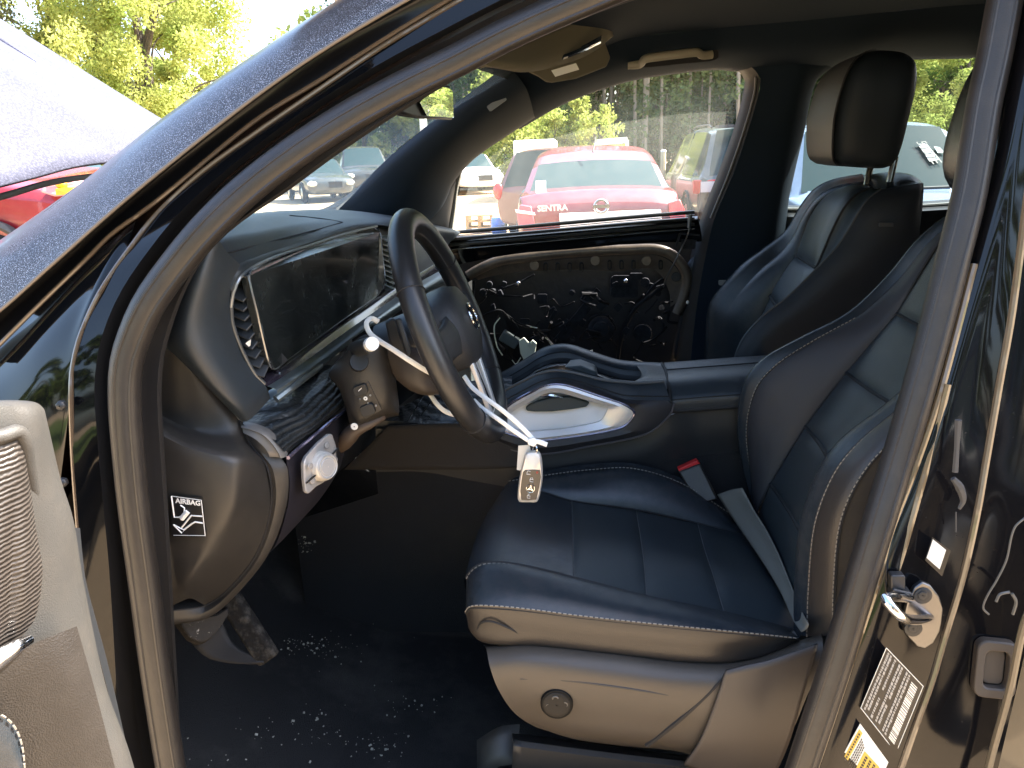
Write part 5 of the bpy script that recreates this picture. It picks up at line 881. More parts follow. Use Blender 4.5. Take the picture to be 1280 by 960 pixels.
# armrest
a0 = R((829, 455, 1.76), (870, 452, 1.76), (910, 449, 1.76), (960, 446, 1.76)); a1 = R((833, 463, 1.65), (870, 460, 1.65), (910, 457, 1.65), (960, 453, 1.65)); a2 = R((836, 478, 1.54), (870, 475, 1.54), (910, 472, 1.54), (960, 468, 1.54)); a3 = R((839, 500, 1.50), (870, 497, 1.50), (910, 494, 1.50), (960, 490, 1.50)); a4 = R((840, 512, 1.50), (870, 510, 1.50), (910, 507, 1.50), (960, 503, 1.50))
arm = MB().sheet([[p+Vector((0, .01, -.08)) for p in a0], a0, [a.lerp(c, .96) for a, c in zip(a0, a1)]], 20, 14).sheet([a1, [a.lerp(c, .5)+Vector((0, -.003, .006)) for a, c in zip(a1, a2)], a2, a3, a4], 20, 24).build('armrest', 'soft', con)
b = MB().tube(a1, .0026, 6, 20).tube([p+Vector((0, -.001, 0)) for p in a3], .0012, 6, 20)
b.tube(R((827, 454, 1.76), (832, 463, 1.65), (835, 478, 1.545), (838, 497, 1.50), (839, 514, 1.498)), .0035, 8, 30).build('armrest_gap', 'black', con)
MB().tube([p+Vector((0, .004, -.004)) for p in a4], .006, 8, 20).build('armrest_shadow_gap', 'black', con)
# lower side of the console
s0 = R((470, 525, 1.50), (530, 530, 1.50), (585, 541, 1.50), (647, 565, 1.50), (684, 568, 1.50), (741, 558, 1.50), (803, 545, 1.50), (838, 519, 1.50), (870, 514, 1.51), (960, 506, 1.51))
s1 = R((470, 590, 1.505), (530, 590, 1.505), (585, 600, 1.505), (647, 610, 1.505), (684, 610, 1.505), (741, 600, 1.505), (803, 590, 1.505), (838, 575, 1.505), (870, 570, 1.515), (960, 560, 1.515))
s2 = [Vector((p.x, 1.51, .38)) for p in s1]
MB().sheet([s0, [a.lerp(c, .5)+Vector((0, -.004, 0)) for a, c in zip(s0, s1)], s1], 50, 24).build('console_lower_side', 'dark', con)
MB().sheet([[Vector((-.62, 1.512, p.z+.01 if False else .62)) if False else p for p in s1], s2], 30, 12).sheet([[Vector((-.62, 1.51, .38)), Vector((-.2, 1.51, .38))], [Vector((-.62, 1.51, .66)), Vector((-.2, 1.51, .80))]], 10, 10).build('console_carpet', 'carpet2', con)
MB().tube([p+Vector((0, -.003, .001)) for p in le], .0022, 6, 60).build('console_seam', mat('seam_lip', (.06, .055, .06), .4), con)
MB().sheet([R((484, 533, 1.485), (530, 531, 1.48), (580, 531, 1.478), (620, 540, 1.478), (655, 556, 1.478)), R((462, 556, 1.485), (520, 556, 1.48), (580, 557, 1.478), (620, 562, 1.478), (655, 572, 1.478)), R((430, 587, 1.485), (520, 587, 1.48), (580, 587, 1.478), (620, 586, 1.478), (655, 584, 1.478))], 20, 10).build('console_side_panel', 'consoleside', con, solid=.006, off=1)
MB().sheet([R((470, 522, 1.62), (520, 500, 1.62), (570, 480, 1.62), (640, 470, 1.62)), R((470, 536, 1.49), (530, 534, 1.485), (580, 533, 1.485), (640, 530, 1.49))], 16, 8).build('console_front_wood', 'wood', con)
MB().tube(R((509, 527, 1.52), (520, 510, 1.55), (533, 490, 1.58)), .0014, 5).tube(R((526, 520, 1.52), (535, 507, 1.55), (548, 488, 1.58)), .001, 5).build('trim_line', 'chrome', con)

# ================================================================== passenger seat
C0 = R((880, 470, 2.23), (885, 385, 2.23), (903, 356, 2.23), (930, 328, 2.23), (957, 308, 2.23), (983, 289, 2.22), (1002, 260, 2.20), (1020, 238, 2.16), (1044, 226, 2.11), (1081, 219, 2.02))
C1 = R((900, 470, 2.17), (905, 400, 2.17), (925, 365, 2.17), (950, 338, 2.17), (975, 316, 2.17), (990, 297, 2.16), (1006, 266, 2.14), (1024, 244, 2.11), (1048, 232, 2.07), (1083, 226, 1.99))
C2 = R((930, 480, 2.12), (950, 410, 2.12), (963, 370, 2.12), (975, 350, 2.12), (995, 320, 2.12), (1003, 300, 2.12), (1014, 272, 2.11), (1030, 250, 2.08), (1053, 238, 2.04), (1084, 232, 1.97))
C3 = R((935, 480, 1.87), (965, 420, 1.87), (980, 400, 1.87), (1000, 370, 1.87), (1020, 335, 1.87), (1032, 307, 1.87), (1046, 276, 1.87), (1058, 256, 1.87), (1072, 242, 1.88), (1090, 234, 1.90))
C4 = R((905, 500, 1.82), (924, 432, 1.82), (950, 398, 1.82), (984, 371, 1.82), (1018, 338, 1.82), (1044, 311, 1.82), (1060, 288, 1.825), (1074, 264, 1.83), (1086, 248, 1.84), (1102, 236, 1.86))
C5 = R((930, 520, 1.79), (948, 445, 1.79), (975, 412, 1.79), (1010, 388, 1.79), (1050, 355, 1.79), (1085, 325, 1.79), (1110, 296, 1.795), (1130, 266, 1.80), (1144, 240, 1.82), (1150, 229, 1.85))
C6 = R((1000, 560, 1.80), (1020, 480, 1.80), (1045, 450, 1.80), (1080, 425, 1.80), (1110, 395, 1.80), (1135, 360, 1.80), (1145, 325, 1.805), (1150, 290, 1.81), (1153, 250, 1.83), (1152, 232, 1.86))
pz = MB().sheet([[p+Vector((.04, .02, 0)) for p in C0], C0, [a.lerp(c, .5)+Vector((-.01, 0, .01)) for a, c in zip(C0, C1)], C1], 50, 14).build('passenger_seat', 'leather', suv, label='empty black leather passenger seat with headrest')
MB().sheet([C1, [a.lerp(c, .5) for a, c in zip(C1, C2)], C2], 50, 10, pillow=.008, power=3).build('backrest_bolster', 'leather', pz)
for a_, b_ in ((0, 2), (2, 4), (4, 9)):
    k = b_-a_+1
    MB().sheet([C2[a_:b_+1], [p.lerp(q_, .5) for p, q_ in zip(C2, C3)][a_:b_+1], C3[a_:b_+1]], 20, 18, pillow=.012, power=6).build('backrest_panel', 'leather_perf', pz)
MB().sheet([C3, [a.lerp(c, .5) for a, c in zip(C3, C4)], C4], 50, 10, pillow=.012, power=3).build('backrest_near_bolster', 'leather_perf', pz)
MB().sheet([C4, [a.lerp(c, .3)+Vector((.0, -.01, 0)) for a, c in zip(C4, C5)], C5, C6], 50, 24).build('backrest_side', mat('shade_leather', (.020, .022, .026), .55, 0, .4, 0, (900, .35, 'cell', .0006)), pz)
topc = [C0[-1], U(1110, 216, 1.96), U(1135, 219, 1.90), U(1151, 230, 1.86)]
MB().sheet([[C1[-1], C3[-1], C4[-1], C5[-1]], topc, [p+Vector((.02, .03, -.006)) for p in topc], [p+Vector((.03, .04, -.2)) for p in topc]], 20, 14).build('backrest_top', 'leather', pz)
MB().tube(C3, .003, 6, 50).build('seam_groove', 'black', pz); MB().tube([a.lerp(c, .45) for a, c in zip(C4, C5)], .0015, 6, 50).build('seam_groove', 'black', pz); MB().tube(C4, .0024, 6, 60).build('bolster_piping', bpy.data.materials['piping'], pz)
b = MB()
for i in (2, 4): b.tube([C2[i], C2[i].lerp(C3[i], .5), C3[i]], .005, 6, 12)
b.build('panel_seam', 'black', pz)
MB().prism(rrect(1108, 281, 9, 2.5, 1, 1.785), (0, .003, 0)).build('seat_tag', mat('tag_grey', (.05, .052, .056), .6), pz)
MB().sheet([R((880, 470, 2.3), (900, 480, 2.0), (930, 520, 1.79)), R((800, 480, 2.3), (820, 500, 2.0), (840, 540, 1.79)), R((700, 480, 2.3), (720, 505, 2.0), (740, 545, 1.79))], 12, 12).build('passenger_cushion', 'leather', pz, solid=.05)
# headrest with two posts
hc = U(1076, 140, 2.0)
Hm = Matrix.Rotation(.10, 3, 'Y') @ Matrix.Rotation(-.05, 3, 'Z')
def hsec(z, sx, sy, dx=0.):          # rounded-box section of the headrest, front face towards -x
    out = []
    for a in np.linspace(0, 2*math.pi, 44, endpoint=False):
        c_, s_ = math.cos(a), math.sin(a); k = .42
        out.append(list(hc+Hm @ Vector((dx+sx*np.sign(c_)*abs(c_)**k, sy*np.sign(s_)*abs(s_)**k, z))))
    return out
Hs = [(-.126, .02, .03, .0), (-.124, .055, .095, .0), (-.112, .072, .120, .0), (-.08, .080, .132, -.002), (-.02, .085, .136, -.004), (.05, .083, .135, 0), (.085, .076, .126, .004), (.108, .064, .108, .010), (.123, .044, .080, .015), (.131, .022, .042, .018), (.133, .006, .01, .018)]
hr = MB().raw(grid([hsec(*h_) for h_ in Hs], 44, 36), True).build('headrest', mat('headrest_leather', (.015, .020, .027), .5, 0, .25, 0, (900, .35, 'cell', .0006)), pz, angle=60)
fr_ = [[hc+Hm @ Vector((h_[3]-h_[1]-.0025, h_[2]*t_, h_[0])) for t_ in (-.90, -.6, 0, .6, .90)] for h_ in Hs[1:-1]]
MB().sheet(fr_, 20, 30).build('headrest_front', mat('headrest_leather_painted_lit', (.040, .044, .043), .5, 0, .3, 0, (900, .35, 'cell', .0006)), pz)  # lighter copy of the headrest leather, windshield light painted in
MB().tube([r__[0]+Vector((.002, -.002, 0)) for r__ in fr_], .0022, 6, 40).build('seam_groove', 'black', pz)
b = MB().tube(R((1090, 200, 1.98), (1083, 232, 1.96)), .0075, 12, 0).tube(R((1119, 196, 1.90), (1112, 228, 1.89)), .0075, 12, 0); b.build('headrest_post', mat('post_steel', (.62, .58, .48), .25, 1), pz)

# ================================================================== key, tag and cable ties (loose things)
def strap(pts, w_=.0042, t_=.0012, seg=80):
    b = MB(); b.tube(R(*pts), 1, 8, seg, sq=(w_*.95, t_), up=(0, -1, .25)); return b
z1 = strap([(473, 402, 1.16), (464, 398, 1.15), (458, 404, 1.14), (462, 416, 1.135), (474, 426, 1.13), (490, 436, 1.12), (505, 446, 1.115), (522, 457, 1.12), (540, 468, 1.16), (560, 482, 1.26)])
tag(z1.build('cable_tie', 'white'), 'white cable tie looped over the steering column near the stalk', 'cable tie')
z2 = strap([(532, 485, 1.25), (537, 492, 1.25), (547, 506, 1.24), (558, 515, 1.24), (575, 520, 1.25), (592, 520, 1.27)])
tag(z2.build('cable_tie', mat('white_nylon_dim', (.7, .68, .62), .45)), 'white cable tie curving behind the bottom of the wheel rim', 'cable tie')
kt = thing('key_cable_tie', 'white cable tie round the wheel spoke, holding the key', 'cable tie', tuple(U(640, 520, 1.15)))
strap([(580, 470, 1.175), (590, 484, 1.155), (606, 497, 1.14), (628, 513, 1.13), (648, 530, 1.125), (668, 550, 1.125)], .0038).build('strap', 'white', kt)
strap([(592, 500, 1.16), (604, 511, 1.14), (624, 525, 1.13), (646, 541, 1.125), (664, 553, 1.125)], .0036).build('strap', 'white', kt)
MB().prism(R((660, 548, 1.125), (668, 545, 1.125), (673, 551, 1.125), (668, 557, 1.125), (660, 554, 1.125)), (0, -.007, 0)).build('lock_head', 'white', kt, bevel=.0012)
strap([(668, 551, 1.122), (676, 553, 1.12), (684, 556, 1.118)], .0040).build('tail', 'white', kt)
tg = MB().prism(R((648, 557, 1.14), (662, 556, 1.14), (664, 566, 1.14), (657, 580, 1.14), (650, 588, 1.14), (646, 587, 1.14), (647, 572, 1.14)), (0, -.0008, 0)).build('paper_tag', mat('tag_paper', (.72, .70, .64), .6))
tag(tg, 'small folded white paper tag hanging behind the car key', 'tag'); 
ky = thing('car_key', 'silver car key with brown button face hanging from the wheel', 'key', tuple(U(663, 590, 1.12)))
ko = [(657, 566), (663, 564), (672, 564), (676, 568), (678, 580), (678.5, 595), (677, 608), (672, 626), (661, 627), (649, 626.5), (647, 624), (648, 606), (651, 588), (655, 572)]
KY = 1.125
kP = [Vector(p) for p in spl(R(*[(x, y, KY) for x, y in ko]), 40, closed=True)[:-1]]; kcn = sum(kP, Vector())/len(kP)
Gk = np.array([[list(p) for p in [kcn+(q_-kcn)*s+Vector((0, d, 0)) for q_ in kP]] for s, d in ((.001, .010), (.85, .010), (.97, .007), (1, .001), (.97, -.005), (.86, -.008), (.001, -.0085))])
MB().raw(Gk, True).build('key_shell', 'silverp', ky)
kf = [(653, 589), (656, 586), (666, 585.5), (676, 586), (677, 596), (675, 609), (671, 625), (661, 626), (651, 625.5), (649.5, 614), (651, 600)]
kf = MB().prism([U(663+(x-663)*.93, 606+(y-606)*.95, KY-.0072) for x, y in kf], (0, -.0022, 0)).build('button_face', 'keydark', ky, bevel=.0008)
YB = KY-.0097
b = MB().tube([U(663+5.3*math.cos(a), 610.5-5.3*math.sin(a), YB) for a in np.linspace(0, 2*math.pi, 25)[:-1]], .0006, 5, 40, closed=True)
for a in (80, 200, 320): a = math.radians(a); b.prism([U(663+5*math.cos(a), 610.5-5*math.sin(a), YB), U(663+1.4*math.cos(a+1), 610.5-1.4*math.sin(a+1), YB), U(663+1.4*math.cos(a-1), 610.5-1.4*math.sin(a-1), YB)], (0, -.0005, 0))
b.build('star_emblem', 'chrome', ky)
b = MB(); wl = lambda p, r_=.0005: b.tube([U(x, y, YB) for x, y in p], r_, 4, 0)
wl([(658.5, 591.5), (660, 588.5), (663, 589.5)]); wl([(658, 592.5), (663, 593)])
wl([(662.5, 599), (666.5, 599.5), (666.5, 602.5), (662.5, 602), (662.5, 599)]); wl([(663.3, 599), (663.6, 597), (665.5, 597), (666, 599.3)])
wl([(659, 619.5), (662.6, 620), (662.4, 623), (659, 622.5), (659, 619.5)]); wl([(660, 619.5), (660.3, 617.6), (662, 617.8)])
b.build('key_symbols', 'pale', ky, kind='stuff')
MB().disc(U(671.5, 590.5, YB), (0, -1, 0), .0016, .0005, 8).build('panic_mark', 'red', ky)
MB().tube([U(668, 556, 1.125), U(671, 560, 1.12), U(670, 566, 1.122), U(666, 562, 1.13)], .0016, 8, 24, closed=True).build('key_ring', 'chrome', ky)
# crumbs of glass and dirt on the floor
b = MB(); random.seed(11); bpy.context.view_layer.update(); floor_objs = [o_ for o_ in suv.children if o_.name in ('floor_mat', 'firewall_carpet')]+[o_ for o_ in con.children if o_.name == 'console_carpet']
for cx, cy, sx, sy, n in ((392, 808, 26, 7, 80), (375, 682, 9, 6, 50), (515, 880, 26, 8, 22), (395, 912, 22, 12, 26), (470, 930, 26, 9, 40), (330, 925, 40, 22, 26), (430, 840, 60, 40, 16)):
    for _ in range(n):
        x, y = random.gauss(cx, sx), random.gauss(cy, sy)
        hs_ = [h_ for h_ in (on(o_, x, y, .001) for o_ in floor_objs) if h_ is not None]
        if not hs_: continue
        p = min(hs_, key=lambda h_: (h_-CAM).length)
        if p.y < .93 or p.y > 1.6: continue
        s = random.choice((.0004, .0005, .0005, .0006, .0007, .0009, .0011, .0018))
        b.box(p, (s*random.uniform(.7, 1.6), s, s*random.uniform(.6, 1.1)), Matrix.Rotation(random.uniform(0, 3), 3, (random.random(), random.random(), .3)))
tag(b.build('floor_debris', mat('crumbs', (.34, .33, .27), .7), smooth=False), 'pale crumbs and glass bits scattered on the footwell carpet', 'debris', kind='stuff')
# ================================================================== THE YARD
GZ = 0.0
gm = mat('sandy_gravel', (.50, .37, .235), .95, 0, .2, 0, (40, .5, 'noise', .03), (.7, (.40, .29, .18), .45, .7))
o = MB().raw(np.array([[[x, y, GZ] for x in np.linspace(-400, 400, 9)] for y in np.linspace(-200, 600, 9)])).build('ground', gm, kind='structure')
hz = mat('grass', (.10, .16, .04), .9, 0, .1, 0, (30, .5, 'noise', .05), (.8, (.16, .17, .06), .4, .7))
MB().raw(np.array([[[x, y, GZ+.006] for x in np.linspace(-60, 60, 5)] for y in np.linspace(-30, -7, 5)])).build('grass_verge', hz, kind='structure')
MB().raw(np.array([[[x, y, GZ+.006] for x in np.linspace(-60, 70, 5)] for y in np.linspace(38, 70, 5)])).build('grass_bank', hz, kind='structure')

def leafcloud(cl, per, size, seed, spread=1.):
    """many leaf-sized quads gathered in clumps: cl = (centres, radii)"""
    r_ = np.random.default_rng(seed); cen, rad = cl; n = len(cen)*per
    c = np.repeat(cen, per, 0); d = r_.normal(size=(n, 3)); d /= np.linalg.norm(d, axis=1, keepdims=True)
    p = c+d*(r_.random((n, 1))**.5)*np.repeat(rad, per)[:, None]*spread
    a = r_.normal(size=(n, 3)); a /= np.linalg.norm(a, axis=1, keepdims=True); q = np.cross(a, r_.normal(size=(n, 3))); q /= np.linalg.norm(q, axis=1, keepdims=True)
    s = size*r_.uniform(.6, 1.4, (n, 1)); V = np.stack([p-a*s, p+q*s*.55, p+a*s, p-q*s*.55], 1).reshape(-1, 3)
    return V
def quads(name, V, m, parent=None, kind=None):
    me = bpy.data.meshes.new(name); nq = len(V)//4
    me.vertices.add(len(V)); me.vertices.foreach_set('co', V.astype(np.float32).ravel()); me.loops.add(len(V)); me.loops.foreach_set('vertex_index', np.arange(len(V), dtype=np.int32))
    me.polygons.add(nq); me.polygons.foreach_set('loop_start', np.arange(0, len(V), 4, dtype=np.int32)); me.update(calc_edges=True); me.validate()
    me.materials.append(m); o = bpy.data.objects.new(name, me); C.objects.link(o); return fix(o, parent, kind)
LY = leaf_mat('leaf_spring_yellow', (.25, .32, .08), (.44, .46, .15), .55); LG = leaf_mat('leaf_green', (.07, .12, .03), (.15, .19, .045), .4); LP_ = leaf_mat('leaf_pine', (.085, .13, .06), (.14, .19, .08), .4); LO = leaf_mat('leaf_olive', (.12, .13, .07), (.18, .18, .10), .4)
bark = mat('bark', (.10, .085, .07), .9, 0, .1, 0, (8, .8, 'noise', .03)); barkp = mat('pale_bark', (.26, .23, .19), .9, 0, .1, 0, (8, .6, 'noise', .03))
def broadleaf(loc, h, wid, label, m, seed, group, nclump=60, per=260, leaf=.11, name='broadleaf_tree', cat='tree', base=.25, bk=None):
    r_ = np.random.default_rng(seed); t = thing(name, label, cat, loc, group); L = Vector(loc)
    b = MB(); b.tube([(L.x, L.y, L.z-.1), (L.x+.1, L.y, L.z+h*.3), (L.x-.05, L.y+.1, L.z+h*.6), (L.x+.1, L.y, L.z+h*.92)], [h*.022, h*.017, h*.011, h*.003], 8)
    u = r_.random(nclump); ph = r_.random(nclump)*6.28; hh = base+(1-base)*u; ww = wid*.5*np.sqrt(np.clip(1-((hh-.58)/.48)**2, .04, 1))*r_.uniform(.45, 1., nclump)
    cen = np.stack([L.x+np.cos(ph)*ww, L.y+np.sin(ph)*ww, L.z+h*hh], 1); rad = wid*r_.uniform(.07, .15, nclump)
    for i in range(0, nclump, 4): b.tube([(L.x, L.y, L.z+h*max(.15, hh[i]-.22)), tuple((np.array((L.x, L.y, cen[i][2]-h*.1))+cen[i])/2), tuple(cen[i])], [h*.007, h*.004, h*.0015], 5)
    b.build('trunk', bk or bark, t); quads('crown', leafcloud((cen, rad), per, leaf, seed), m, t); return t
def at(x, Y, z=GZ): p = U(x, 200, Y); return (p.x, Y, z)
gl = 'spring green trees beyond the hood'
broadleaf(at(198, 19), 8.2, 4.9, 'tall yellow-green tree rising beyond the dusty hood', LY, 1, gl, 110, 700, .045, base=.1)
broadleaf(at(95, 21), 8.6, 4.2, 'darker olive tree left of the tall yellow-green tree', LO, 2, gl, 60, 600, .045)
broadleaf(at(10, 19), 8.2, 4.4, 'pale spring tree at the far left above the hood', LY, 3, gl, 50, 600, .045)
broadleaf(at(238, 23), 6.4, 2.6, 'yellow-green tree half hidden by the dusty A-pillar', LY, 5, gl, 50, 600, .05)
gl = 'spring trees at the edge of the yard'
broadleaf(at(455, 40), 7.6, 7.5, 'yellow-green tree seen through the windshield behind the dark cars', LY, 6, gl, 50, 240, .16, base=.1)
broadleaf(at(640, 34), 4.4, 4.2, 'bright yellow-green bush left of the red sedan roof', LY, 7, gl, 90, 150, .08, base=.05)
broadleaf(at(672, 36), 3.6, 2.6, 'small yellow shrub touching the red sedan roof line', LY, 8, gl, 70, 120, .08, base=.05)
for i, (x, h, w_, s) in enumerate(((694, 2.7, 1.3, 'leftmost thin yellow sapling above the red sedan roof'), (707, 2.3, 1.0, 'short yellow sapling second from left above the sedan roof'), (724, 3.4, 1.2, 'tallest yellow sapling above the red sedan roof'), (744, 3.1, 2.4, 'bushy yellow sapling beside the white frame'))):
    broadleaf(at(x, 33), h, w_, s, LY, 20+i, 'yellow saplings in front of the woods', 60, 60, .07, 'sapling', 'sapling', base=.1)
for i, (x, Y, h, w_, s, m) in enumerate(((1200, 15, 3.6, 2.6, 'sunlit green bush right of the blue SUV windshield', LY), (1170, 19, 4.6, 2.6, 'slim yellow-green sapling behind the passenger headrest', LY), (1240, 17, 4.0, 3.0, 'dense green bush half hidden behind the door seal', LG))):
    broadleaf(at(x, Y), h, w_, s, m, 30+i, 'bushes by the blue SUV', 40, 500, .035, 'bush', 'bush', base=.08)
# trees behind the viewer, mirrored in the black paint
for i, (x, y, h, d_) in enumerate(((-9, -12, 7, 'middle-left'), (-3, -14, 9, 'centre'), (4, -13, 8, 'middle-right'), (10, -15, 9, 'right-hand'), (-16, -8, 8, 'left-hand'))):
    broadleaf((x, y, 0), h, 5.5, d_+' green tree of the row across the yard behind the viewer', LG, 50+i, 'trees behind the viewer', 40, 120, .2)
# the pine wood
r_ = np.random.default_rng(4); b = MB(); cen = []; rad = []; cen2 = []
for i in range(250):
    px = r_.uniform(440, 1330); Y = r_.uniform(40, 62); p = U(px, 200, Y); h = r_.uniform(14, 21); rr_ = r_.uniform(.05, .11)
    b.tube([(p.x, Y, -.2), (p.x+r_.normal()*.2, Y, h*.5), (p.x+r_.normal()*.3, Y, h)], [rr_, rr_*.8, .02], 6, 8)
    n = 18
    z = np.linspace(h*.08, h, n)+r_.normal(size=n)*.4; a = r_.random(n)*6.28; q = (1.9*(1-(z/h)**1.5)+.5)*r_.uniform(.3, 1, n)
    cen.append(np.stack([p.x+np.cos(a)*q, Y+np.sin(a)*q, z], 1)); rad.append(r_.uniform(.5, 1.15, n))
cen = np.concatenate(cen); rad = np.concatenate(rad)
nb_ = 1500; bp = np.stack([r_.uniform(-13, 42, nb_), r_.uniform(60, 70, nb_), r_.uniform(0, 15, nb_)], 1)
V = np.concatenate([leafcloud((cen, rad), 80, .135, 9), leafcloud((bp, r_.uniform(.9, 1.6, nb_)), 60, .24, 10)])
wood = quads('pine_wood', V, LP_); tag(wood, 'dense mixed pine wood along the far edge of the yard', 'wood', kind='stuff')
tr = b.build('pine_trunks', barkp); tag(tr, 'straight pale trunks of the pine wood', 'trunks', kind='stuff')

# ------------------------------------------------------------------ vehicles
def car_paint(name, col, rough=.25): return mat(name, col, rough, .0, .5, .6, None, (3, tuple(min(1, c*1.25+.02) for c in col), .45, .8))
wing = mat('car_glass', (.03, .052, .054), .08, 0, .2, 0); tyre = mat('tyre', (.02, .02, .02), .8); rimm = mat('wheel_rim', (.5, .5, .5), .3, .9)
tail = mat('tail_lamp', (.55, .03, .03), .2, 0, .5, .5); clearl = mat('lamp_clear', (.75, .75, .74), .12, .3, .5, .5); ambl = mat('lamp_amber', (.85, .40, .02), .25); plastic = mat('bumper_black', (.03, .03, .032), .6)
def car(name, label, loc, rot, paint, kind='sedan', Lc=4.5, Wc=1.76, Hc=1.48, group=None, hidden_front=False):
    """car standing on loc (centre of its footprint), nose along +y before turning by rot"""
    t = thing(name, label, 'car', loc, group); xf = Matrix.Translation(loc) @ Matrix.Rotation(rot, 4, 'Z'); w = Wc/2
    bz = .60*Hc; hz_ = bz+.04
    if kind == 'sedan': S = [(-.5, .33, .52, .80, None), (-.495, .22, .58, .90, None), (-.44, .2, .66, .96, None), (-.33, .2, .67, .985, None), (-.315, .2, .67, .99, (.67, .0)), (-.19, .2, .657, 1, (.885, .0)), (-.12, .2, .655, 1, (.955, .0)), (-.03, .2, .65, 1, (1.0, 0)), (.07, .2, .64, 1, (.985, 0)), (.22, .2, .62, .99, (.66, 0)), (.24, .2, .62, .985, None), (.40, .2, .57, .95, None), (.47, .22, .52, .88, None), (.5, .30, .45, .76, None)]
    else: S = [(-.5, .33, .56, .86, None), (-.495, .24, .60, .93, (.62, 0)), (-.485, .22, .60, .95, (.66, 0)), (-.43, .22, .60, .97, (.965, 0)), (-.38, .22, .60, .99, (.985, 0)), (-.1, .22, .60, 1, (1.0, 0)), (.04, .22, .595, 1, (.985, 0)), (.09, .22, .59, 1, (.96, 0)), (.235, .22, .585, .99, (.63, 0)), (.25, .22, .58, .985, None), (.41, .22, .55, .95, None), (.475, .24, .5, .9, None), (.5, .32, .44, .8, None)]
    rows = []
    for f, z0, zs, ws, rf in S:
        y = f*Lc; zs_ = zs*Hc; W_ = w*ws
        if rf is None: zr, wr = zs_+.05, W_*.80
        else: zr = rf[0]*Hc; k = min(1, max(0, (zr-zs_)/(.36*Hc))); wr = W_*(.92-.20*k)
        z0 *= Hc*.9
        half = [(0.001, z0), (W_*.86, z0), (W_*.97, z0+.12), (W_, z0*.45+zs_*.55), (W_*.985, zs_-.02), (W_*.955, zs_+.005), (wr+.03*(rf is not None), zr-.075 if rf is not None else zs_+.02), (wr*.93, zr-.025 if rf is not None else zs_+.035), (wr*.5, zr), (0.0, zr+.008)]
        pts = [(x, y, z) for x, z in half]+[(-x, y, z) for x, z in half[::-1][1:]]
        rows.append(pts)
    A = np.array(rows, float); yk = A[:, 0, 1]; NV = 66; q = np.linspace(yk[0], yk[-1], NV)
    # keep the hard steps: resample along the length with light smoothing, then refine
    q = np.unique(np.concatenate([yk, np.linspace(yk[0], yk[-1], 40)]))
    G = np.stack([np.stack([np.interp(q, yk, A[:, j, c]) for c in range(3)], 1) for j in range(A.shape[1])], 1); G[:, :, 1] = q[:, None]
    nu = G.shape[1]; cab = [i for i, s in enumerate(S) if s[4] is not None]; y0, y1 = S[cab[0]][0]*Lc, S[cab[-1]][0]*Lc
    roof = [i for i in cab if S[i][4][0] > .88]; yr0, yr1 = S[roof[0]][0]*Lc, S[roof[-1]][0]*Lc
    body, side, rear, front = MB(), MB(), MB(), MB()
    Gw = [[tuple(xf @ Vector(p)) for p in r] for r in G]
    def put(m, i, j): m.add([Gw[i][j], Gw[i][j+1], Gw[i+1][j+1], Gw[i+1][j]], [(0, 1, 2, 3)])
    posts = [yr0+.0, (yr0+yr1)/2+.1, yr1]
    for i in range(len(q)-1):
        ym = (q[i]+q[i+1])/2
        for j in range(nu-1):
            jj = min(j, nu-2-j)
            incab = y0 < ym < y1
            if incab and jj == 5 and not any(abs(ym-p) < .045 for p in posts[1:2]) and y0+.12 < ym < y1-.05: put(side, i, j)
            elif incab and jj >= 7 and ym < yr0: put(rear, i, j)
            elif incab and jj >= 7 and ym > yr1: put(front, i, j)
            else: put(body, i, j)
    for r, flip in ((Gw[0], 0), (Gw[-1], 1)): body.add(r, [tuple(range(nu))])
    def weld(m, n_, mt):
        if not m.v: return
        o = m.build(n_, mt, t, angle=38); bm = bmesh.new(); bm.from_mesh(o.data); bmesh.ops.remove_doubles(bm, verts=bm.verts, dist=.0005); bmesh.ops.recalc_face_normals(bm, faces=bm.faces); bm.to_mesh(o.data); bm.free()
        try:
            for p in o.data.polygons: p.use_smooth = True
            o.data.set_sharp_from_angle(angle=math.radians(38))
        except Exception: pass
        return o
    bo = weld(body, 'body', paint); bo.modifiers.new('s', 'SUBSURF').render_levels = 1
    for m, n_ in ((side, 'side_window'), (rear, 'rear_window'), (front, 'windshield')): weld(m, n_, wing)
    for sx in (-1, 1):
        for fy in (-.31, .31):
            c = Vector((sx*(w-.10), fy*Lc, .33*Hc/1.5)); R_ = .33*Hc/1.5
            wh = MB().tube([c+Vector((0, (R_-.09)*math.cos(a), (R_-.09)*math.sin(a))) for a in np.linspace(0, 2*math.pi, 21)[:-1]], .10, 10, 40, closed=True).build('wheel', tyre, t, xf=xf)
            MB().disc(c+Vector((sx*.06, 0, 0)), (sx, 0, 0), R_-.13, .03, 18, .02).build('rim', rimm, wh, xf=xf)
            MB().tube([c+Vector((sx*.085, (R_+.04)*math.cos(a), (R_+.04)*math.sin(a))) for a in np.linspace(-.2, math.pi+.2, 16)], .025, 6, 30).build('wheel_arch', plastic, t, xf=xf)
    t['_xf'] = [v for r in xf for v in r]
    return t, xf
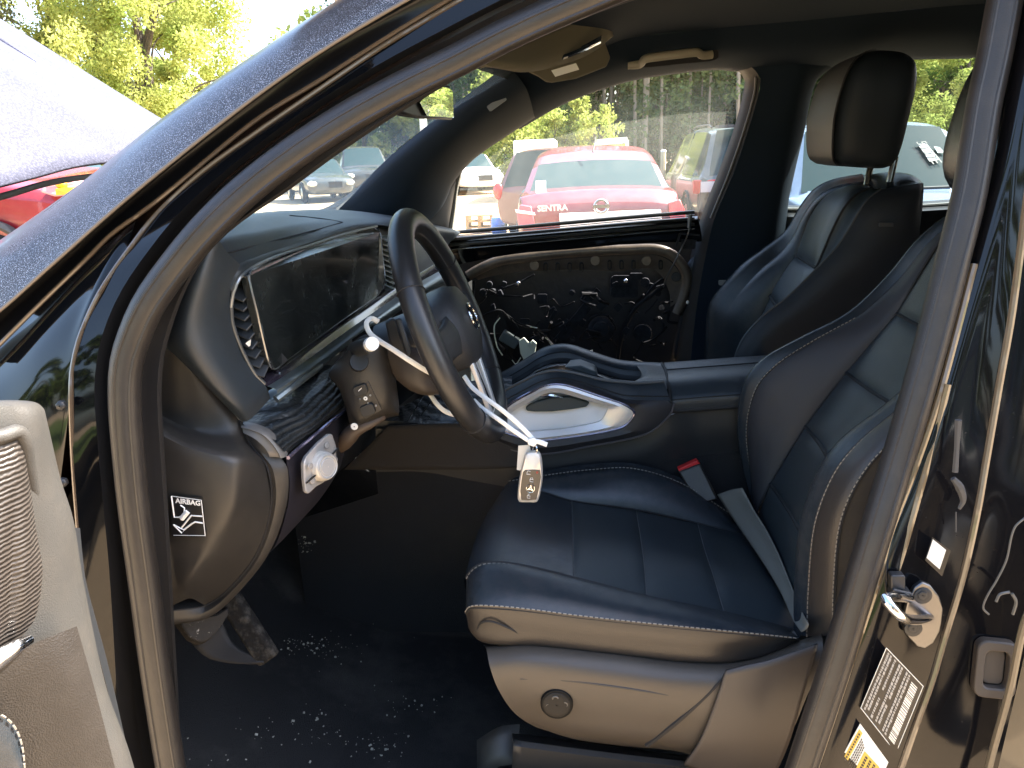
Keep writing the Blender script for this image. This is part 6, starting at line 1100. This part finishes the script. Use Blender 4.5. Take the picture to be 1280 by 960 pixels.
# red sedan, tail towards us
redp = car_paint('red_paint_faded', (.17, .030, .034))
px = U(748, 230, 8.25).x
sd, xf = car('red_sedan', 'faded red sedan parked tail-on beyond the passenger window', (px, 8.25+2.28, 0), 0, redp, 'sedan', 4.56, 1.80, 1.47)
def RX(x, y, Y): return U(x, y, Y)
b = MB()
tl1 = MB().prism(R((646, 268, 8.24), (650, 256, 8.27), (664, 258, 8.25), (669, 280, 8.23), (648, 284, 8.22)), (0, .12, 0)).build('tail_lamp', mat('tail_pink', (.55, .10, .12), .2, 0, .5, .5), sd, bevel=.01)
MB().prism(R((644, 262, 8.22), (668, 266, 8.22), (669, 269, 8.22), (645, 266, 8.22)), (0, .02, 0)).build('lamp_divider', 'pale', tl1)
tl2 = MB().prism(R((836, 254, 8.24), (850, 249, 8.27), (856, 262, 8.24), (857, 276, 8.22), (838, 278, 8.22)), (0, .12, 0)).build('tail_lamp', tail, sd, bevel=.01)
MB().prism(R((699, 267, 8.18), (826, 262, 8.18), (828, 280, 8.17), (700, 286, 8.17)), (0, .03, 0)).build('number_plate_garnish', mat('white_garnish', (.8, .78, .74), .4), sd, bevel=.006)
em = MB().tube([U(751.5+8*math.cos(a), 258-8*math.sin(a), 8.16) for a in np.linspace(0, 2*math.pi, 21)[:-1]], .014, 6, 40, closed=True); em.bar(U(741, 258.3, 8.15), U(762, 257.6, 8.15), .035, .02, (0, -1, 0)).build('round_emblem', 'chrome', sd)
text('model_lettering', 'SENTRA', 'silverp', sd, U(690.5, 260.3, 8.16), U(720, 258.7, 8.16)-U(660, 261.6, 8.16), (0, 0, 1), .082, .004, .003, sx=1.05)
MB().tube([U(741, 190, 9.6), U(745, 171, 9.75)], [.012, .006], 6, 0).build('antenna', plastic, sd)
MB().box(U(676, 234, 8.75), (.055, .01, .075), Matrix.Rotation(-.6, 3, 'X')).build('window_paper', mat('paper_white', (.8, .8, .78), .6), sd)
# grey-green SUV beyond, blue SUV facing us, others
px = U(874, 215, 11).x
sv2, xf = car('grey_suv', 'dark grey-green SUV parked tail-on beside the red sedan', (px+.86, 11+2.3, 0), 0, car_paint('grey_green_paint', (.09, .105, .10)), 'suv', 4.7, 1.84, 1.70)
MB().prism([xf @ Vector(p) for p in ((-.93, -2.30, .98), (-.55, -2.385, .98), (-.55, -2.37, .80), (-.93, -2.30, .80))], (0, .16, 0)).build('tail_lamp', tail, sv2, bevel=.015)
MB().prism([xf @ Vector(p) for p in ((.93, -2.30, .98), (.55, -2.385, .98), (.55, -2.37, .80), (.93, -2.30, .80))], (0, .16, 0)).build('tail_lamp', tail, sv2, bevel=.015)
MB().box(xf @ Vector((-.76, -2.39, .89)), (.09, .02, .07)).build('lamp_centre', clearl, sv2)
b = MB()
for s in (-.62, .62): b.tube([xf @ Vector((s, -1.75, 1.66)), xf @ Vector((s, -1.5, 1.70)), xf @ Vector((s, -.3, 1.705)), xf @ Vector((s, -.1, 1.67))], .014, 6)
b.build('roof_rail', 'dark', sv2); MB().box(xf @ Vector((0, -2.16, 1.66)), (.62, .12, .02)).build('roof_spoiler', plastic, sv2)
px = U(1100, 200, 6.6)
bs, xf = car('blue_suv', 'pale blue SUV facing us, sales sticker on its windshield', (px.x+.40, 6.0+2.3, 0), math.pi-.06, car_paint('pale_blue_paint', (.24, .30, .40)), 'suv', 4.5, 1.80, 1.60)
MB().prism([xf @ Vector((s*.99, .82, 1.03)) for s in (1,)]+[xf @ Vector((1.12, .80, 1.03)), xf @ Vector((1.12, .80, 1.18)), xf @ Vector((.95, .82, 1.16))], (0, -.10, 0)).build('wing_mirror', car_paint('blue_mirror', (.24, .30, .40)), bs, bevel=.02)
ws_ = [o for o in bs.children if o.name.startswith('windshield')][0]; bpy.context.view_layer.update()
stk = MB().prism([on(ws_, *q_, .03) or U(*q_, 6.8) for q_ in ((1147, 180), (1157, 179), (1175, 200), (1162, 202))], (0, -.006, 0)).build('windshield_sticker', 'pale', bs, smooth=False)
sq_ = lambda x, y, l: on(ws_, x, y, l) or U(x, y, 6.78)
text('sticker_number', '5127E', 'label', bs, sq_(1160.5, 190.3, .045), sq_(1168, 200.5, .03)-sq_(1152, 180, .03), sq_(1165, 187, .03)-sq_(1156, 193, .03), .13, .0008, .0)
MB().prism([sq_(*q_, .03) for q_ in ((1167, 183), (1174, 184), (1181, 191), (1172, 191))], (0, -.006, 0)).build('small_sticker', mat('teal_sticker', (.30, .38, .37), .5), bs, smooth=False)
MB().tube([xf @ Vector((-.5, 1.08, 1.0)), xf @ Vector((0, 1.12, 1.0)), xf @ Vector((.5, 1.10, 1.01))], .012, 6).build('wiper', plastic, bs)
g = 'cars parked across the yard'
def far_lamps(t, xf, Lc, w, z, m=clearl):
    for s in (-1, 1): MB().ell(xf @ Vector((s*w*.72, Lc/2-.05, z)), (.18, .12, .10), 12, 8).build('headlight', m, t)
    MB().box(xf @ Vector((0, Lc/2-.0, z-.05)), (.4, .03, .10)).build('grille', plastic, t)
for name, label, x, Y, rot, colr, kd, L_, W_, H_ in (
    ('dark_sedan', 'dark grey sedan behind the dusty windshield, left of the dark SUV', 395, 29, math.pi+.5, (.06, .065, .065), 'sedan', 4.6, 1.8, 1.5),
    ('dark_suv', 'boxy dark SUV behind the dusty windshield, nose towards us', 452, 31, math.pi+.35, (.045, .045, .042), 'suv', 4.6, 1.9, 1.9),
    ('white_sedan', 'white sedan parked in front of the grey shed', 584, 31, math.pi+.35, (.75, .75, .75), 'sedan', 4.5, 1.8, 1.48),
    ('silver_hatchback', 'silver hatchback just right of the white sedan by the shed', 608, 35, math.pi+.5, (.55, .57, .58), 'suv', 4.2, 1.75, 1.55),
    ('tan_suv', 'tan SUV at the right edge of the windshield view', 498, 40, math.pi+.2, (.25, .22, .17), 'suv', 4.6, 1.85, 1.8)):
    p = at(x, Y); t, xf = car(name, label, p, rot, car_paint(name+'_paint', colr), kd, L_, W_, H_, g); far_lamps(t, xf, L_, W_/2, H_*.44)
p = at(640, 13.0); t, xf = car('maroon_hatchback', 'maroon hatchback half hidden behind the left side of the red sedan', (p[0]+1.25, 14.2, 0), -.35, car_paint('maroon_paint', (.16, .06, .06)), 'suv', 4.2, 1.75, 1.5)
MB().ell(xf @ Vector((-.78, -2.08, .85)), (.09, .05, .13), 12, 8).build('tail_lamp', tail, t); MB().ell(xf @ Vector((.78, -2.08, .85)), (.09, .05, .13), 12, 8).build('tail_lamp', tail, t)
# red car seen under the hood edge, on a low gravel bank
bx, by = U(60, 240, 4.3).x, 4.3
MB().sheet([[Vector((bx-4.2, by-1.3, 0)), Vector((bx+.3, by-1.6, 0)), Vector((bx+3.2, by-.8, 0))], [Vector((bx-3.6, by-.3, .44)), Vector((bx+.3, by-.5, .46)), Vector((bx+2.2, by-.1, .44))], [Vector((bx-3.6, by+2.6, .44)), Vector((bx, by+2.8, .46)), Vector((bx+2.2, by+2.6, .44))], [Vector((bx-4.6, by+4.2, 0)), Vector((bx, by+4.4, 0)), Vector((bx+3.4, by+4.2, 0))]], 24, 24).build('gravel_bank', gm, kind='structure')
rc, xf = car('red_hatchback', 'bright red car nose showing under the raised hood edge', (bx-1.55, by+.9, .46), -math.pi/2-.12, car_paint('bright_red_paint', (.28, .015, .02)), 'sedan', 4.2, 1.75, 1.5)
hlp = MB().prism(R((46, 240, 4.12), (55, 230, 4.14), (75, 226, 4.15), (100, 224, 4.2), (104, 236, 4.2), (92, 244, 4.12), (66, 246, 4.10)), (0, .25, 0)).build('headlight', mat('headlight_pink', (.62, .30, .30), .15, 0, .5, .5), rc, bevel=.02)
MB().prism(R((69, 236, 4.06), (80, 234, 4.06), (96, 236, 4.09), (90, 243, 4.06), (70, 244, 4.05)), (0, .1, 0)).ell(U(77, 231, 4.09), (.03, .03, .022), 10, 8).build('turn_signal', ambl, rc)
nb, xf = car('added_reflection_suv', 'added dark SUV, unseen behind the viewer, darkening the reflection in the black door pillar', (2.75, -1.95, 0), math.pi/2, car_paint('dark_neighbour_paint', (.02, .022, .024)), 'suv', 4.7, 1.85, 1.72)  # added out of view so the gloss pillar reflects something dark
# yard clutter
bl = thing('blue_barrel', 'small blue plastic barrel standing left of the red sedan', 'barrel', at(620, 14))
p = Vector(at(620, 14)); MB().tube([p, p+Vector((.01, 0, .02)), p+Vector((0, 0, .16)), p+Vector((0, 0, .30)), p+Vector((0, 0, .33))], [.12, .135, .14, .135, .12], 20, 30).build('barrel_body', mat('blue_plastic', (.03, .16, .62), .45), bl)
MB().tube([p+Vector((.142*math.cos(a), .142*math.sin(a), .22)) for a in np.linspace(0, 6.28, 17)[:-1]], .008, 6, 40, closed=True).build('barrel_rib', bpy.data.materials['blue_plastic'], bl)
pw = mat('pallet_wood', (.42, .27, .14), .8, 0, .2, 0, (20, .4))
for k in range(3):
    p = Vector(at(597, 15)); z = .11*k
    pt = thing('wooden_pallet', ('lowest wooden pallet of the stack beside the blue barrel', 'middle wooden pallet of the stack beside the blue barrel', 'topmost wooden pallet of the stack beside the blue barrel')[k], 'pallet', (p.x, p.y, z), 'stacked pallets')
    if k == 0: base_pt = pt
    for i in range(5): MB().box((p.x, p.y-.2+.1*i, z+.095), (.26, .035, .009)).build('plank', pw, pt, smooth=False)
    for i in range(3): MB().box((p.x-.23+.23*i, p.y, z+.043), (.03, .22, .042)).build('bearer', pw, pt, smooth=False)
fr = thing('metal_goal_frame', 'white metal frame standing behind the red sedan roof', 'frame', at(765, 20))
a = U(746, 178, 20); c = U(784, 175, 20); wp = mat('white_steel_paint', (.78, .78, .74), .5)
MB().bar(a, c, .12, .14, (0, 0, 1)).build('top_bar', wp, fr, smooth=False)
for q_ in (a, c): MB().bar((q_.x, 20, 0), (q_.x, 20, q_.z), .08, .08, (1, 0, 0)).build('post', wp, fr, smooth=False)
MB().bar((a.x, 20, a.z-.22), (c.x, 20, a.z-.22), .05, .05, (0, 0, 1)).build('lower_bar', wp, fr, smooth=False)
shd = thing('storage_shed', 'grey shed with brown roof and white end wall behind the white cars', 'shed', at(600, 44))
x0, x1, x2 = at(560, 44)[0], at(626, 44)[0], at(640, 44)[0]
MB().prism([(x0, 44, 0), (x1, 44, 0), (x1, 44, 1.7), (x0, 44, 1.7)], (0, 5, 0)).build('wall', mat('shed_wall', (.30, .28, .24), .8), shd, smooth=False)
MB().prism([(x0-.2, 43.7, 1.7), (x1+.02, 43.7, 1.7), (x1+.02, 46.5, 2.9), (x0-.2, 46.5, 2.9)], (0, .1, .1)).build('roof', mat('shed_roof', (.14, .10, .075), .8), shd, smooth=False)
MB().prism([(x1, 43.6, 0), (x2, 43.8, 0), (x2, 43.8, 1.5), (x1, 43.6, 2.3)], (0, 6, 0)).build('end_wall', mat('shed_white', (.75, .74, .70), .7), shd, smooth=False)
MB().box(((x0+x1)/2+.8, 43.97, .9), (.5, .03, .9)).build('door', 'dark', shd, smooth=False)
vn = thing('white_box_trailer', 'white box trailer roof showing behind the red sedan', 'trailer', at(668, 24))
p = Vector(at(668, 24)); MB().box((p.x, p.y+2, 1.16), (.62, 2, .62)).build('box_body', wp, vn, bevel=.04); 
b = MB()
for s in (-.5, .5): b.tube([Vector((p.x+s, p.y+2+.24*math.cos(a), .34+.24*math.sin(a))) for a in np.linspace(0, 6.28, 17)[:-1]], .09, 8, 30, closed=True).build('wheel', tyre, vn); b = MB()
ps = thing('white_post', 'white roadside post seen below the rear view mirror', 'post', at(532, 30)); p = Vector(at(532, 30)); zt = U(532, 125, 30).z
MB().tube([p, p+Vector((0, 0, zt*.5)), Vector((p.x, p.y, zt))], .14, 12).build('pole', wp, ps); MB().ell((p.x, p.y, zt), (.16, .16, .08), 12, 8).build('cap', wp, ps)
ps = thing('yellow_post', 'thin pale post between the red sedan and the grey SUV', 'post', at(829, 14)); p = Vector(at(829, 14)); zt = U(829, 189, 14).z
MB().tube([p, Vector((p.x, p.y, zt*.6)), Vector((p.x, p.y, zt))], .045, 8).build('pole', mat('post_tan', (.6, .5, .3), .7), ps); MB().ell((p.x, p.y, zt), (.05, .05, .03), 8, 6).build('cap', wp, ps)
